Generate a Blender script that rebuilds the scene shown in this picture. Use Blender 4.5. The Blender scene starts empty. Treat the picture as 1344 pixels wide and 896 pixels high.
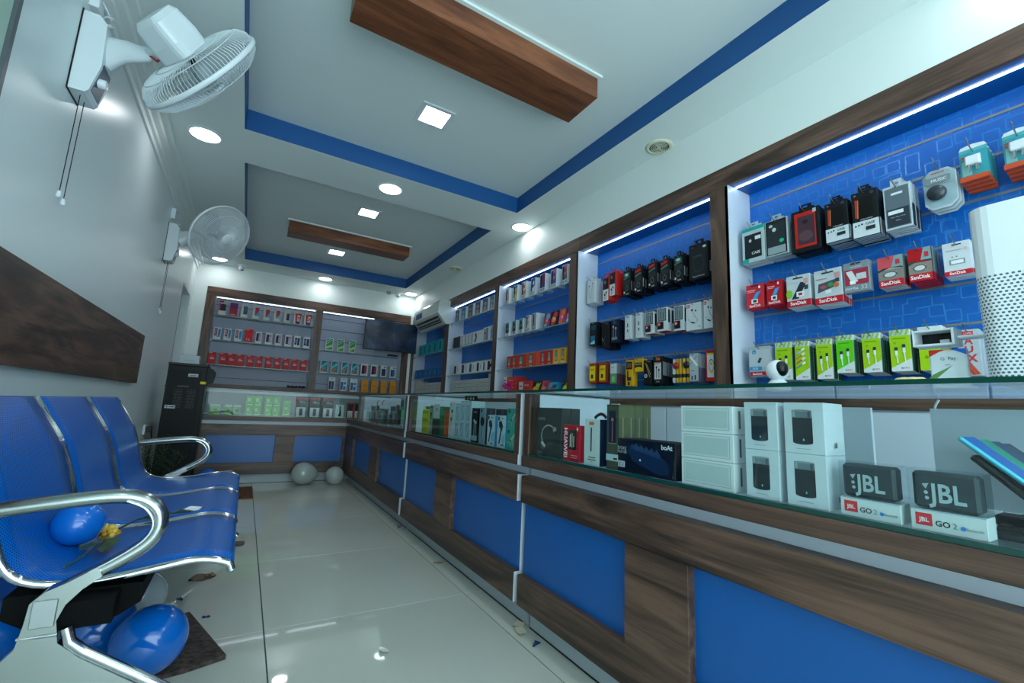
import bpy, math, random
from mathutils import Matrix, Vector
random.seed(7)
sc = bpy.context.scene
COL = sc.collection
PI = math.pi

# ------------------------------------------------------------------ camera
def make_camera():
    yaw, pitch, roll, fpx = 0.533132761, 0.154143985, 0.0458584710, 580.466696
    cy, sy, cp, sp = math.cos(yaw), math.sin(yaw), math.cos(pitch), math.sin(pitch)
    fwd = Vector((sy*cp, cy*cp, sp)); right = Vector((cy, -sy, 0)); up = right.cross(fwd)
    c, s = math.cos(roll), math.sin(roll)
    r = c*right + s*up; u = -s*right + c*up
    cam = bpy.data.cameras.new('camera'); o = bpy.data.objects.new('camera', cam); COL.objects.link(o)
    m = Matrix((r, u, -fwd)).transposed().to_4x4(); m.translation = Vector((0, 0, .83))
    o.matrix_world = m
    cam.sensor_fit = 'HORIZONTAL'; cam.sensor_width = 36; cam.lens = fpx/1344*36
    cam.clip_start = .02
    sc.camera = o
make_camera()

# ------------------------------------------------------------------ world (daylight coming through the open shop front)
w = bpy.data.worlds.new('world'); sc.world = w; w.use_nodes = True
bg = w.node_tree.nodes['Background']; bg.inputs[0].default_value = (.70, .93, 1, 1); bg.inputs[1].default_value = 1.85
sc.view_settings.view_transform = 'Standard'; sc.view_settings.look = 'None'
sc.view_settings.gamma = 1; sc.view_settings.use_curve_mapping = False
sc.view_settings.exposure = 1.5
LAMP = 8.0      # ceiling fixture diffusers
STRIP = 3.6     # LED strips in the wall displays

# ------------------------------------------------------------------ materials
def s2l(c): return c/12.92 if c <= .04045 else ((c+.055)/1.055)**2.4
def hexc(h):
    h = h.lstrip('#'); return tuple(s2l(int(h[i:i+2], 16)/255) for i in (0, 2, 4)) + (1,)
_M = {}
def mat(h, rough=.5, metal=0, spec=.5, coat=0, emit=0, trans=0, alpha=1):
    k = (h, rough, metal, spec, coat, emit, trans, alpha)
    if k in _M: return _M[k]
    m = bpy.data.materials.new('plain_'+h.strip('#')); m.use_nodes = True
    b = m.node_tree.nodes['Principled BSDF']
    b.inputs['Base Color'].default_value = hexc(h); b.inputs['Roughness'].default_value = rough
    b.inputs['Metallic'].default_value = metal; b.inputs['Specular IOR Level'].default_value = spec
    b.inputs['Coat Weight'].default_value = coat; b.inputs['Coat Roughness'].default_value = .08
    if emit: b.inputs['Emission Color'].default_value = hexc(h); b.inputs['Emission Strength'].default_value = emit
    if trans: b.inputs['Transmission Weight'].default_value = trans
    if alpha < 1: b.inputs['Alpha'].default_value = alpha
    _M[k] = m; return m
def P(h): return mat(h, .42, 0, .22)                      # printed card
class NT:
    def __init__(s, name):
        s.m = bpy.data.materials.new(name); s.m.use_nodes = True; s.t = s.m.node_tree
        s.b = s.t.nodes['Principled BSDF']; s.out = s.t.nodes['Material Output']
    def n(s, typ, **k):
        x = s.t.nodes.new(typ)
        for a, v in k.items():
            if a.startswith('i_'):
                key = a[2:]; key = int(key) if key.isdigit() else key
                x.inputs[key].default_value = v
            else: setattr(x, a, v)
        return x
    def l(s, a, b): s.t.links.new(a, b)
    def ramp(s, fac, stops):
        r = s.n('ShaderNodeValToRGB'); e = r.color_ramp.elements
        e[0].position, e[0].color = stops[0][0], hexc(stops[0][1]); e[1].position, e[1].color = stops[-1][0], hexc(stops[-1][1])
        for p_, c_ in stops[1:-1]:
            q = e.new(p_); q.color = hexc(c_)
        s.l(fac, r.inputs[0]); return r.outputs[0]
    def bump(s, h, st=.1, dist=.01):
        b = s.n('ShaderNodeBump'); b.inputs['Strength'].default_value = st; b.inputs['Distance'].default_value = dist
        s.l(h, b.inputs['Height']); s.l(b.outputs[0], s.b.inputs['Normal'])
def wood(name, axis, c0, c1, c2, sc_=1.0, rough=.42):
    q = NT(name); tc = q.n('ShaderNodeTexCoord'); mp = q.n('ShaderNodeMapping')
    st = [7*sc_]*3; st[axis] = .75*sc_; mp.inputs['Scale'].default_value = st
    q.l(tc.outputs['Object'], mp.inputs[0])
    n1 = q.n('ShaderNodeTexNoise', i_Scale=1.6, i_Detail=6, i_Roughness=.6, i_Distortion=1.4); q.l(mp.outputs[0], n1.inputs['Vector'])
    mp2 = q.n('ShaderNodeMapping'); st2 = [60*sc_]*3; st2[axis] = 1.5; mp2.inputs['Scale'].default_value = st2
    q.l(tc.outputs['Object'], mp2.inputs[0])
    n2 = q.n('ShaderNodeTexNoise', i_Scale=2.0, i_Detail=4, i_Roughness=.7); q.l(mp2.outputs[0], n2.inputs['Vector'])
    mx = q.n('ShaderNodeMath', operation='MULTIPLY_ADD', i_1=.3, i_2=0.0); q.l(n2.outputs[0], mx.inputs[0])
    ad = q.n('ShaderNodeMath', operation='MULTIPLY_ADD', i_1=.85); q.l(n1.outputs[0], ad.inputs[0]); q.l(mx.outputs[0], ad.inputs[2])
    col = q.ramp(ad.outputs[0], [(.42, c0), (.55, c1), (.69, c2)])
    q.l(col, q.b.inputs['Base Color']); q.b.inputs['Roughness'].default_value = rough
    q.bump(n2.outputs[0], .08, .002); return q.m
WC = ('#251812', '#4a352a', '#6c5041')
WD = [wood('walnut_laminate_'+a, i, *WC) for i, a in enumerate('xyz')]
BC = ('#41200f', '#6e3d24', '#8a5233')
BEAMW = wood('red_walnut_veneer', 0, *BC, sc_=.8, rough=.35)
def paint(name, h, rough, bump=.03):
    q = NT(name); tc = q.n('ShaderNodeTexCoord')
    n = q.n('ShaderNodeTexNoise', i_Scale=2.2, i_Detail=3); q.l(tc.outputs['Object'], n.inputs['Vector'])
    mr = q.n('ShaderNodeMapRange', i_3=rough-.05, i_4=rough+.06); q.l(n.outputs[0], mr.inputs[0]); q.l(mr.outputs[0], q.b.inputs['Roughness'])
    q.b.inputs['Base Color'].default_value = hexc(h)
    n2 = q.n('ShaderNodeTexNoise', i_Scale=60, i_Detail=2); q.l(tc.outputs['Object'], n2.inputs['Vector']); q.bump(n2.outputs[0], bump, .004)
    return q.m
WALL = paint('satin_wall_paint', '#dbe6e6', .3); CEIL = paint('ceiling_paint', '#e2ebe9', .6); BULK = paint('bulkhead_paint', '#e4ece8', .5)
BLUEP = paint('blue_ceiling_paint', '#05508e', .5)
WHITE = mat('#c9d2dc', .35); BLUE = paint('blue_laminate', '#03569f', .33, .0)
CHROME = mat('#c9cdd0', .09, 1); ALU = mat('#a9b0ae', .2, 1); BRUSH = mat('#aab0b2', .3, 1)
BLACK = mat('#050606', .3, 0, .35); BLK2 = mat('#0c0d0f', .45, 0, .35); PWHITE = mat('#dfe6ea', .3); GREY = mat('#70777c', .4)
def floor_mat():
    q = NT('polished_tile'); tc = q.n('ShaderNodeTexCoord')
    n = q.n('ShaderNodeTexNoise', i_Scale=1.3, i_Detail=5, i_Roughness=.6); q.l(tc.outputs['Object'], n.inputs['Vector'])
    q.l(q.ramp(n.outputs[0], [(.3, '#c0c2b6'), (.7, '#c9cbc0')]), q.b.inputs['Base Color'])
    q.b.inputs['Roughness'].default_value = .035; q.b.inputs['Specular IOR Level'].default_value = .55
    return q.m
TILE = floor_mat(); GROUT = mat('#27484a', .6)
def panel_mat():        # glossy printed blue board with a faint pattern of rounded squares
    q = NT('blue_patterned_board'); tc = q.n('ShaderNodeTexCoord')
    v = q.n('ShaderNodeTexVoronoi', distance='CHEBYCHEV', feature='F1', i_Scale=15.0); v.inputs['Randomness'].default_value = .75
    sp_ = q.n('ShaderNodeSeparateXYZ'); q.l(tc.outputs['Object'], sp_.inputs[0]); cb = q.n('ShaderNodeCombineXYZ')
    q.l(sp_.outputs[1], cb.inputs[0]); q.l(sp_.outputs[2], cb.inputs[1]); q.l(cb.outputs[0], v.inputs['Vector'])
    v.voronoi_dimensions = '2D'
    a = q.n('ShaderNodeMath', operation='SUBTRACT', i_1=.33); q.l(v.outputs['Distance'], a.inputs[0])
    b = q.n('ShaderNodeMath', operation='ABSOLUTE'); q.l(a.outputs[0], b.inputs[0])
    c = q.n('ShaderNodeMath', operation='LESS_THAN', i_1=.03); q.l(b.outputs[0], c.inputs[0])
    q.l(q.ramp(c.outputs[0], [(0, '#0365c0'), (1, '#3088d4')]), q.b.inputs['Base Color'])
    mr = q.n('ShaderNodeMapRange', i_3=.42, i_4=.22); q.l(c.outputs[0], mr.inputs[0]); q.l(mr.outputs[0], q.b.inputs['Roughness'])
    return q.m
BOARD = panel_mat()
def glass_mat(name, tint, refl=1.0):
    m = bpy.data.materials.new(name); m.use_nodes = True; t = m.node_tree; t.nodes.remove(t.nodes['Principled BSDF'])
    o = t.nodes['Material Output']; tr = t.nodes.new('ShaderNodeBsdfTransparent'); tr.inputs[0].default_value = tint
    gl = t.nodes.new('ShaderNodeBsdfGlossy'); gl.inputs['Roughness'].default_value = .02; gl.inputs['Color'].default_value = (refl, refl, refl, 1)
    lw = t.nodes.new('ShaderNodeLayerWeight'); pw = t.nodes.new('ShaderNodeMath'); pw.operation = 'POWER'; pw.inputs[1].default_value = 5
    t.links.new(lw.outputs['Facing'], pw.inputs[0]); fr = t.nodes.new('ShaderNodeMath'); fr.operation = 'MULTIPLY_ADD'; fr.inputs[1].default_value = .6; fr.inputs[2].default_value = .016
    lw.inputs['Blend'].default_value = .5; t.links.new(pw.outputs[0], fr.inputs[0]); mx = t.nodes.new('ShaderNodeMixShader')
    t.links.new(fr.outputs[0], mx.inputs[0]); t.links.new(tr.outputs[0], mx.inputs[1]); t.links.new(gl.outputs[0], mx.inputs[2])
    t.links.new(mx.outputs[0], o.inputs[0]); return m
GLASS = glass_mat('clear_glass', (.915, .96, .957, 1)); PLAST = glass_mat('clear_plastic', (.9, .95, .96, 1), .9)
GEDGE = mat('#0c4038', .12, 0, .6)
def perforated(name, base, dark, sx, sy, thr=.28, rough=.25, coat=.3):
    q = NT(name); uv = q.n('ShaderNodeUVMap'); sp_ = q.n('ShaderNodeSeparateXYZ'); q.l(uv.outputs[0], sp_.inputs[0])
    fs = []
    row = q.n('ShaderNodeMath', operation='MULTIPLY', i_1=sy); q.l(sp_.outputs[1], row.inputs[0])
    fl = q.n('ShaderNodeMath', operation='FLOOR'); q.l(row.outputs[0], fl.inputs[0])
    off = q.n('ShaderNodeMath', operation='MULTIPLY', i_1=.5); q.l(fl.outputs[0], off.inputs[0])
    cx = q.n('ShaderNodeMath', operation='MULTIPLY_ADD', i_1=sx); q.l(sp_.outputs[0], cx.inputs[0]); q.l(off.outputs[0], cx.inputs[2])
    for src in (cx, row):
        f = q.n('ShaderNodeMath', operation='FRACT'); q.l(src.outputs[0], f.inputs[0])
        g = q.n('ShaderNodeMath', operation='SUBTRACT', i_1=.5); q.l(f.outputs[0], g.inputs[0])
        h = q.n('ShaderNodeMath', operation='POWER', i_1=2.0); q.l(g.outputs[0], h.inputs[0]); fs.append(h)
    ad = q.n('ShaderNodeMath', operation='ADD'); q.l(fs[0].outputs[0], ad.inputs[0]); q.l(fs[1].outputs[0], ad.inputs[1])
    c = q.n('ShaderNodeMath', operation='LESS_THAN', i_1=thr*thr); q.l(ad.outputs[0], c.inputs[0])
    q.l(q.ramp(c.outputs[0], [(0, base), (1, dark)]), q.b.inputs['Base Color'])
    q.b.inputs['Roughness'].default_value = rough; q.b.inputs['Coat Weight'].default_value = coat; q.b.inputs['Specular IOR Level'].default_value = .3
    return q.m
SEATM = perforated('perforated_blue_steel', '#0468c8', '#033870', 36, 75, .32, .32, 0)
PERFW = perforated('perforated_white_plastic', '#dfe6ea', '#4d565c', 30, 26, .3, .35, 0)

# ------------------------------------------------------------------ mesh building
BOLD = ('A11', 'A7', 'A21', 'A31', 'A8', 'A30', 'A50', 'Go', '5000', 'K10', 'JBL', 'SanDisk', 'HUAWEI', 'boAt', 'GO', 'UBON', 'AUX', 'A', 'U', 'X', 'C3', 'CASE', 'A10', 'A20')
def tri_text(body):
    if body in tri_text.c: return tri_text.c[body]
    cu = bpy.data.curves.new('t', 'FONT'); cu.body = body; cu.offset = .022 if body in BOLD else 0; cu.resolution_u = 2; cu.align_x = 'LEFT'
    o = bpy.data.objects.new('t', cu); COL.objects.link(o)
    me = bpy.data.meshes.new_from_object(o)
    vs = [(v.co.x, v.co.y) for v in me.vertices]; fs = [tuple(p_.vertices) for p_ in me.polygons]
    bpy.data.objects.remove(o); bpy.data.meshes.remove(me); bpy.data.curves.remove(cu)
    x0 = min(a for a, b in vs); x1 = max(a for a, b in vs)
    vs = [((a-x0)/.7, b/.7) for a, b in vs]
    tri_text.c[body] = (vs, fs, (x1-x0)/.7); return tri_text.c[body]
tri_text.c = {}
class MB:
    def __init__(s): s.v = []; s.f = []; s.mi = []; s.sm = []; s.mats = []; s.M = None; s.uv = {}
    def add(s, vs, fs, m, smooth=False, uvs=None):
        if m not in s.mats: s.mats.append(m)
        i = s.mats.index(m); b = len(s.v)
        vs = [Vector(a) for a in vs]
        if s.M is not None: vs = [s.M @ a for a in vs]
        s.v += vs
        for k, f in enumerate(fs):
            s.f.append(tuple(b+j for j in f)); s.mi.append(i); s.sm.append(smooth)
            if uvs: s.uv[len(s.f)-1] = [uvs[j] for j in f]
        return s
    def box(s, x0, x1, y0, y1, z0, z1, m, bev=0):
        if x1 < x0: x0, x1 = x1, x0
        if y1 < y0: y0, y1 = y1, y0
        if z1 < z0: z0, z1 = z1, z0
        if not bev:
            vs = [(x, y, z) for z in (z0, z1) for y in (y0, y1) for x in (x0, x1)]
            return s.add(vs, [(0, 2, 3, 1), (4, 5, 7, 6), (0, 1, 5, 4), (2, 6, 7, 3), (0, 4, 6, 2), (1, 3, 7, 5)], m)
        b = min(bev, (x1-x0)/2.01, (y1-y0)/2.01, (z1-z0)/2.01); vs = []; X = (x0, x1); Y = (y0, y1); Z = (z0, z1)
        def idx(i, j, k, a): return ((i*2+j)*2+k)*3+a
        for i in (0, 1):
            for j in (0, 1):
                for k in (0, 1):
                    sx, sy, sz = (b, -b)[i], (b, -b)[j], (b, -b)[k]
                    vs += [(X[i], Y[j]+sy, Z[k]+sz), (X[i]+sx, Y[j], Z[k]+sz), (X[i]+sx, Y[j]+sy, Z[k])]
        fs = []
        for i in (0, 1): fs.append([idx(i, 0, 0, 0), idx(i, 0, 1, 0), idx(i, 1, 1, 0), idx(i, 1, 0, 0)])
        for j in (0, 1): fs.append([idx(0, j, 0, 1), idx(1, j, 0, 1), idx(1, j, 1, 1), idx(0, j, 1, 1)])
        for k in (0, 1): fs.append([idx(0, 0, k, 2), idx(0, 1, k, 2), idx(1, 1, k, 2), idx(1, 0, k, 2)])
        for i in (0, 1):
            for j in (0, 1): fs.append([idx(i, j, 0, 0), idx(i, j, 1, 0), idx(i, j, 1, 1), idx(i, j, 0, 1)])
            for k in (0, 1): fs.append([idx(i, 0, k, 0), idx(i, 1, k, 0), idx(i, 1, k, 2), idx(i, 0, k, 2)])
        for j in (0, 1):
            for k in (0, 1): fs.append([idx(0, j, k, 1), idx(1, j, k, 1), idx(1, j, k, 2), idx(0, j, k, 2)])
        for i in (0, 1):
            for j in (0, 1):
                for k in (0, 1): fs.append([idx(i, j, k, 0), idx(i, j, k, 1), idx(i, j, k, 2)])
        c = Vector(((x0+x1)/2, (y0+y1)/2, (z0+z1)/2)); out = []
        for f in fs:
            p_ = [Vector(vs[a]) for a in f]; nn = (p_[1]-p_[0]).cross(p_[2]-p_[0])
            out.append(tuple(f) if nn.dot(sum(p_, Vector())/len(p_)-c) > 0 else tuple(reversed(f)))
        return s.add(vs, out, m)
    def tube(s, pts, r, m, n=8, ry=None, up=(0, 0, 1), caps=True, smooth=True):
        pts = [Vector(p_) for p_ in pts]; k = len(pts); rs = r if isinstance(r, (list, tuple)) else [r]*k
        vs = []; up = Vector(up)
        for i, p_ in enumerate(pts):
            t = (pts[min(i+1, k-1)]-pts[max(i-1, 0)]).normalized()
            a = up.cross(t)
            if a.length < 1e-4: a = Vector((1, 0, 0)).cross(t)
            a.normalize(); b = t.cross(a); q = (ry if ry else rs[i])
            if ry and isinstance(ry, (list, tuple)): q = ry[i]
            for j in range(n):
                th = 2*PI*j/n; vs.append(p_+a*(rs[i]*math.cos(th))+b*(q*math.sin(th)))
        fs = [(i*n+j, i*n+(j+1) % n, (i+1)*n+(j+1) % n, (i+1)*n+j) for i in range(k-1) for j in range(n)]
        s.add(vs, fs, m, smooth)
        if caps:
            s.add(vs[:n], [tuple(reversed(range(n)))], m); s.add(vs[-n:], [tuple(range(n))], m)
        return s
    def lathe(s, prof, m, n=24, smooth=True, cap=True):
        k = len(prof); vs = [(r*math.cos(2*PI*j/n), r*math.sin(2*PI*j/n), z) for r, z in prof for j in range(n)]
        fs = [(i*n+j, i*n+(j+1) % n, (i+1)*n+(j+1) % n, (i+1)*n+j) for i in range(k-1) for j in range(n)]
        s.add(vs, fs, m, smooth)
        if cap:
            if prof[0][0] > 1e-5: s.add(vs[:n], [tuple(reversed(range(n)))], m)
            if prof[-1][0] > 1e-5: s.add(vs[-n:], [tuple(range(n))], m)
        return s
    def prism(s, poly, y0, y1, m, ax=1):   # poly of two coordinates extruded along axis ax
        n = len(poly)
        def mk(a, b, t):
            return (t, a, b) if ax == 0 else (a, t, b) if ax == 1 else (a, b, t)
        vs = [mk(a, b, y0) for a, b in poly]+[mk(a, b, y1) for a, b in poly]
        return s.add(vs, [tuple(range(n)), tuple(reversed(range(n, 2*n)))]+[(i, n+i, n+(i+1) % n, (i+1) % n) for i in range(n)], m)
    def ball(s, c, rx, ry, rz, m, n=20, k=12):
        vs = [(c[0]+rx*math.sin(PI*i/k)*math.cos(2*PI*j/n), c[1]+ry*math.sin(PI*i/k)*math.sin(2*PI*j/n), c[2]+rz*math.cos(PI*i/k)) for i in range(k+1) for j in range(n)]
        return s.add(vs, [(i*n+j, (i+1)*n+j, (i+1)*n+(j+1) % n, i*n+(j+1) % n) for i in range(k) for j in range(n)], m, True)
    def art(s, items, w, d, h):
        base = {'F': lambda u, v, e: (-w/2+u*w, -e, v*h), 'R': lambda u, v, e: (w/2+e, u*d, v*h),
                'L': lambda u, v, e: (-w/2-e, d-u*d, v*h), 'T': lambda u, v, e: (-w/2+u*w, v*d, h+e), 'B': lambda u, v, e: (-w/2+u*w, d-v*d, -e)}
        dim = {'F': (w, h), 'R': (d, h), 'L': (d, h), 'T': (w, d), 'B': (w, d)}
        for q, it in enumerate(items):
            f = 'F'
            if it[0] in 'FRLTB' and len(it[0]) == 1 and it[0].isupper(): f = it[0]; it = it[1:]
            g = base[f]; W, H = dim[f]; e = .0004+.00025*q; k = it[0]
            if k == 'r':
                _, u0, v0, u1, v1, c = it; s.add([g(u0, v0, e), g(u1, v0, e), g(u1, v1, e), g(u0, v1, e)], [(0, 1, 2, 3)], P(c) if isinstance(c, str) else c)
            elif k == 'e':
                _, cu, cv, ru, rv, c = it; n = 16
                s.add([g(cu+ru*math.cos(2*PI*j/n), cv+rv*math.sin(2*PI*j/n), e) for j in range(n)], [tuple(range(n))], P(c))
            elif k == 'o':      # ring
                _, cu, cv, ru, rv, th, c = it; n = 20
                vs = [g(cu+ru*q2*math.cos(2*PI*j/n), cv+rv*q2*math.sin(2*PI*j/n), e) for q2 in (1, 1-th) for j in range(n)]
                s.add(vs, [(j, (j+1) % n, n+(j+1) % n, n+j) for j in range(n)], P(c))
            elif k == 'p':
                s.add([g(a, b, e) for a, b in it[1]], [tuple(range(len(it[1])))], P(it[2]))
            elif k == 'l':      # polyline
                _, pts, th, c = it
                for a, b in zip(pts, pts[1:]):
                    ax_, ay = a[0]*W, a[1]*H; bx, by = b[0]*W, b[1]*H; dx, dy = bx-ax_, by-ay; L = math.hypot(dx, dy) or 1
                    nx, ny = -dy/L*th/2, dx/L*th/2
                    s.add([g((ax_+nx)/W, (ay+ny)/H, e), g((ax_-nx)/W, (ay-ny)/H, e), g((bx-nx)/W, (by-ny)/H, e), g((bx+nx)/W, (by+ny)/H, e)], [(0, 1, 2, 3)], P(c))
            elif k == 't':      # text body, centre u, baseline v, cap height as a fraction of H, colour, max width fraction, rotation
                body, cu, cv, hh, c = it[1:6]; mw = it[6] if len(it) > 6 else .9; rot = it[7] if len(it) > 7 else 0
                vs, fs, tw = tri_text(body); sz = hh*H; L = tw*sz
                sx = sz*min(1, mw*(H if rot else W)/L); out = []
                for a, b in vs:
                    x, y = a*sx-tw*sx/2, b*sz
                    if rot: x, y = y*rot, -x*rot
                    out.append(g(cu+x/W, cv+y/H, e))
                s.add(out, fs, P(c))
        return s
    def build(s, name, parent=None, loc=None, rot=None, mesh_only=False):
        me = bpy.data.meshes.new(name); me.from_pydata([tuple(a) for a in s.v], [], s.f)
        for m in s.mats: me.materials.append(m)
        me.polygons.foreach_set('material_index', s.mi); me.polygons.foreach_set('use_smooth', s.sm)
        if s.uv:
            ul = me.uv_layers.new(name='UVMap')
            for fi, us in s.uv.items():
                for li, u in zip(me.polygons[fi].loop_indices, us): ul.data[li].uv = u
        me.update()
        if mesh_only: return me
        return link(name, me, parent, loc, rot)
def link(name, me, parent=None, loc=None, rot=None):
    o = bpy.data.objects.new(name, me); COL.objects.link(o)
    if parent is not None: o.parent = parent
    if loc is not None: o.location = loc
    if rot is not None: o.rotation_euler = rot
    return o
def bx(name, par, x0, x1, y0, y1, z0, z1, m, bev=0): return MB().box(x0, x1, y0, y1, z0, z1, m, bev).build(name, par)
def smooth(pts, n=4):
    out = []; P_ = [Vector(p_) for p_ in pts]
    for i in range(len(P_)-1):
        a, b, c, d = P_[max(i-1, 0)], P_[i], P_[i+1], P_[min(i+2, len(P_)-1)]
        for k_ in range(n):
            t = k_/n; out.append(.5*((2*b)+(c-a)*t+(2*a-5*b+4*c-d)*t*t+(3*b-a-3*c+d)*t**3))
    return [tuple(q) for q in out]+[tuple(P_[-1])]
LABELS = {}
def tag(o, label, cat, group=None):
    n = len(label.split())
    if not 4 <= n <= 16: print('LABEL LENGTH', n, label)
    if label in LABELS: print('DUP LABEL', label)
    LABELS[label] = 1
    o['label'] = label; o['category'] = cat
    if group: o['group'] = group
    return o
def thing(name, label, cat, loc=(0, 0, 0), rot=(0, 0, 0), group=None):
    o = bpy.data.objects.new(name, None); COL.objects.link(o); o.location = loc; o.rotation_euler = rot
    return tag(o, label, cat, group)
def struct(name, mb):
    o = mb.build(name); o['kind'] = 'structure'; return o

# ------------------------------------------------------------------ the room
XL, XR, XF, YB, YF, ZC, ZT = -.70, 2.32, 2.10, 6.82, -1.6, 2.50, 2.636
fl = struct('floor', MB().box(XL-.12, XR+.12, YF-.12, YB+.12, -.06, -.0025, GROUT))
tiles = {}
xs = [XL-.001, -.643, .157, .957, 1.757, XR]
ys = [YF]+[1.942+.79*k for k in range(-4, 7) if 1.942+.79*k < YB]+[YB]
for i in range(len(xs)-1):
    for j in range(len(ys)-1):
        a, b, c, d = xs[i]+.002, xs[i+1]-.002, ys[j]+.0015, ys[j+1]-.0015
        key = (round(b-a, 3), round(d-c, 3))
        if key not in tiles: tiles[key] = MB().box(-(b-a)/2, (b-a)/2, -(d-c)/2, (d-c)/2, -.012, 0, TILE, .0008).build('tile', mesh_only=True)
        link('tile', tiles[key], fl, ((a+b)/2, (c+d)/2, 0))
m = MB()
m.box(XL-.12, XL, YF, 5.69, 0, 2.75, WALL); m.box(XL-.12, XL, 6.36, YB, 0, 2.75, WALL); m.box(XL-.12, XL, 5.69, 6.36, 2.0, 2.75, WALL)
struct('wall_left', m)
dr = struct('door_1', MB().box(XL-.115, XL-.075, 5.69, 6.36, 0, 2.0, mat('#8f9a9a', .4)))
MB().tube([(XL-.075, 5.76, 1.0), (XL-.045, 5.76, 1.0), (XL-.045, 5.86, 1.0)], .008, ALU).build('door_handle', dr)
struct('wall_back', MB().box(XL-.12, XR+.12, YB, YB+.12, 0, 2.75, WALL))
struct('wall_right', MB().box(XR, XR+.12, YF, YB, 0, 2.75, WALL))
struct('trim_1', MB().box(XF, XR, YF, YB, 2.197, ZC, BULK))                      # bulkhead over the right display
struct('trim_2', MB().box(XL, XF, 6.6, YB, 2.20, ZC, BULK))                     # bulkhead over the back display
struct('trim_3', MB().box(2.062, XF, 6.6, YB, 0, 2.2, BULK))
struct('trim_4', MB().box(XL, -.565, 6.6, YB, 0, 2.2, BULK))
m = MB()                                                                          # ceiling with two raised coffers
CX0, CX1 = -.2, 1.812; CY = [(.465, 3.085), (3.552, 6.15)]
m.box(XL-.12, CX0, YF, YB, ZC, ZT+.1, CEIL); m.box(CX1, XR+.12, YF, YB, ZC, ZT+.1, CEIL)
m.box(CX0, CX1, YF, CY[0][0], ZC, ZT+.1, CEIL); m.box(CX0, CX1, CY[0][1], CY[1][0], ZC, ZT+.1, CEIL); m.box(CX0, CX1, CY[1][1], YB, ZC, ZT+.1, CEIL)
for a, b in CY: m.box(CX0, CX1, a, b, ZT, ZT+.1, CEIL)
struct('ceiling', m)
k = 5
for a, b in CY:
    m = MB(); t = .004
    m.box(CX0, CX0+t, a, b, ZC+.001, ZT, BLUEP); m.box(CX1-t, CX1, a, b, ZC+.001, ZT, BLUEP)
    m.box(CX0+t, CX1-t, a, a+t, ZC+.001, ZT, BLUEP); m.box(CX0+t, CX1-t, b-t, b, ZC+.001, ZT, BLUEP)
    struct('trim_%d' % k, m); k += 1
pr = [(XL, 2.40), (XL+.012, 2.40), (XL+.016, 2.425), (XL+.03, 2.432), (XL+.035, 2.45), (XL+.06, 2.462), (XL+.066, 2.482), (XL+.1, 2.486), (XL+.105, ZC), (XL, ZC)]
struct('trim_%d' % k, MB().prism(pr, YF, 6.6, BULK)); k += 1                        # stepped cornice on the left
# shop front: tiled pavement outside, open shutter over the entrance
struct('wall_front', MB().box(XL-.12, XR+.12, YF-.12, YF, 2.42, 2.75, WALL))

# ------------------------------------------------------------------ ceiling things
ORD = ['first', 'second', 'third', 'fourth', 'fifth', 'sixth', 'seventh', 'eighth', 'ninth', 'tenth', 'eleventh', 'twelfth']
EM = mat('#f4fbff', .5, emit=LAMP)
def ceiling_beam(y0, y1, x0, x1, zb, label):
    t = thing('ceiling_beam', label, 'beam', ((x0+x1)/2, (y0+y1)/2, zb), group='wood boxes under the coffers')
    hx, hy = (x1-x0)/2, (y1-y0)/2
    bx('beam_box', t, -hx, hx, -hy, hy, 0, ZT-.012-zb, BEAMW, .001)
    bx('backing_board', t, -hx-.018, hx+.018, -hy-.018, hy+.018, ZT-.012-zb, ZT-zb, CEIL)
ceiling_beam(1.645, 1.895, .202, 1.434, 2.506, 'large reddish wood box beam hanging in the near ceiling recess')
ceiling_beam(4.815, 5.035, .178, 1.421, 2.518, 'smaller looking dark wood box beam in the far ceiling recess')
def downlight(x, y, label, e=None):
    t = thing('round_downlight', label, 'ceiling light', (x, y, ZC), group='round downlights in the ceiling')
    MB().lathe([(.082, 0), (.082, -.006), (.098, -.004), (.101, 0)], PWHITE, 36, cap=False).build('bezel', t)
    MB().lathe([(.0, -.0035), (.083, -.0035)], EM, 36, cap=False).build('diffuser', t)
for x, y, l in ((-.42, 3.31, 'round white downlight beside the cornice, near the first wall fan'), (.785, 3.31, 'round white downlight between the two ceiling recesses, middle one'),
                (2.0, 3.31, 'round white downlight between recesses, close to right wall display'), (.756, 6.41, 'round white downlight above the back display, middle one'),
                (1.97, 6.41, 'round white downlight above the wall air conditioner'), (-.46, 6.36, 'round white downlight in far left corner, seen behind the far fan'),
                (-.42, .2, 'round downlight near the shop entrance, left side'), (.785, .2, 'round downlight near the shop entrance, middle'), (2.0, .2, 'round downlight near the shop entrance, right side')): downlight(x, y, l)
def panel_light(x, y, label):
    t = thing('square_panel_light', label, 'ceiling light', (x, y, ZT), group='square panel lights in the ceiling')
    m = MB(); o_, i_ = .105, .078
    for s in (-1, 1):
        m.box(-o_, o_, s*i_, s*o_, -.008, 0, PWHITE); m.box(s*i_, s*o_, -i_, i_, -.008, 0, PWHITE)
    m.build('frame', t); bx('diffuser', t, -i_, i_, -i_, i_, -.006, -.001, EM)
for x, y, l in ((.815, 2.47, 'square panel light behind the near wood beam'), (.805, 4.18, 'square panel light in front of the far wood beam'),
                (.75, 5.57, 'square panel light behind the far wood beam'), (.815, 1.05, 'square panel light in front of the near wood beam')): panel_light(x, y, l)
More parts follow.
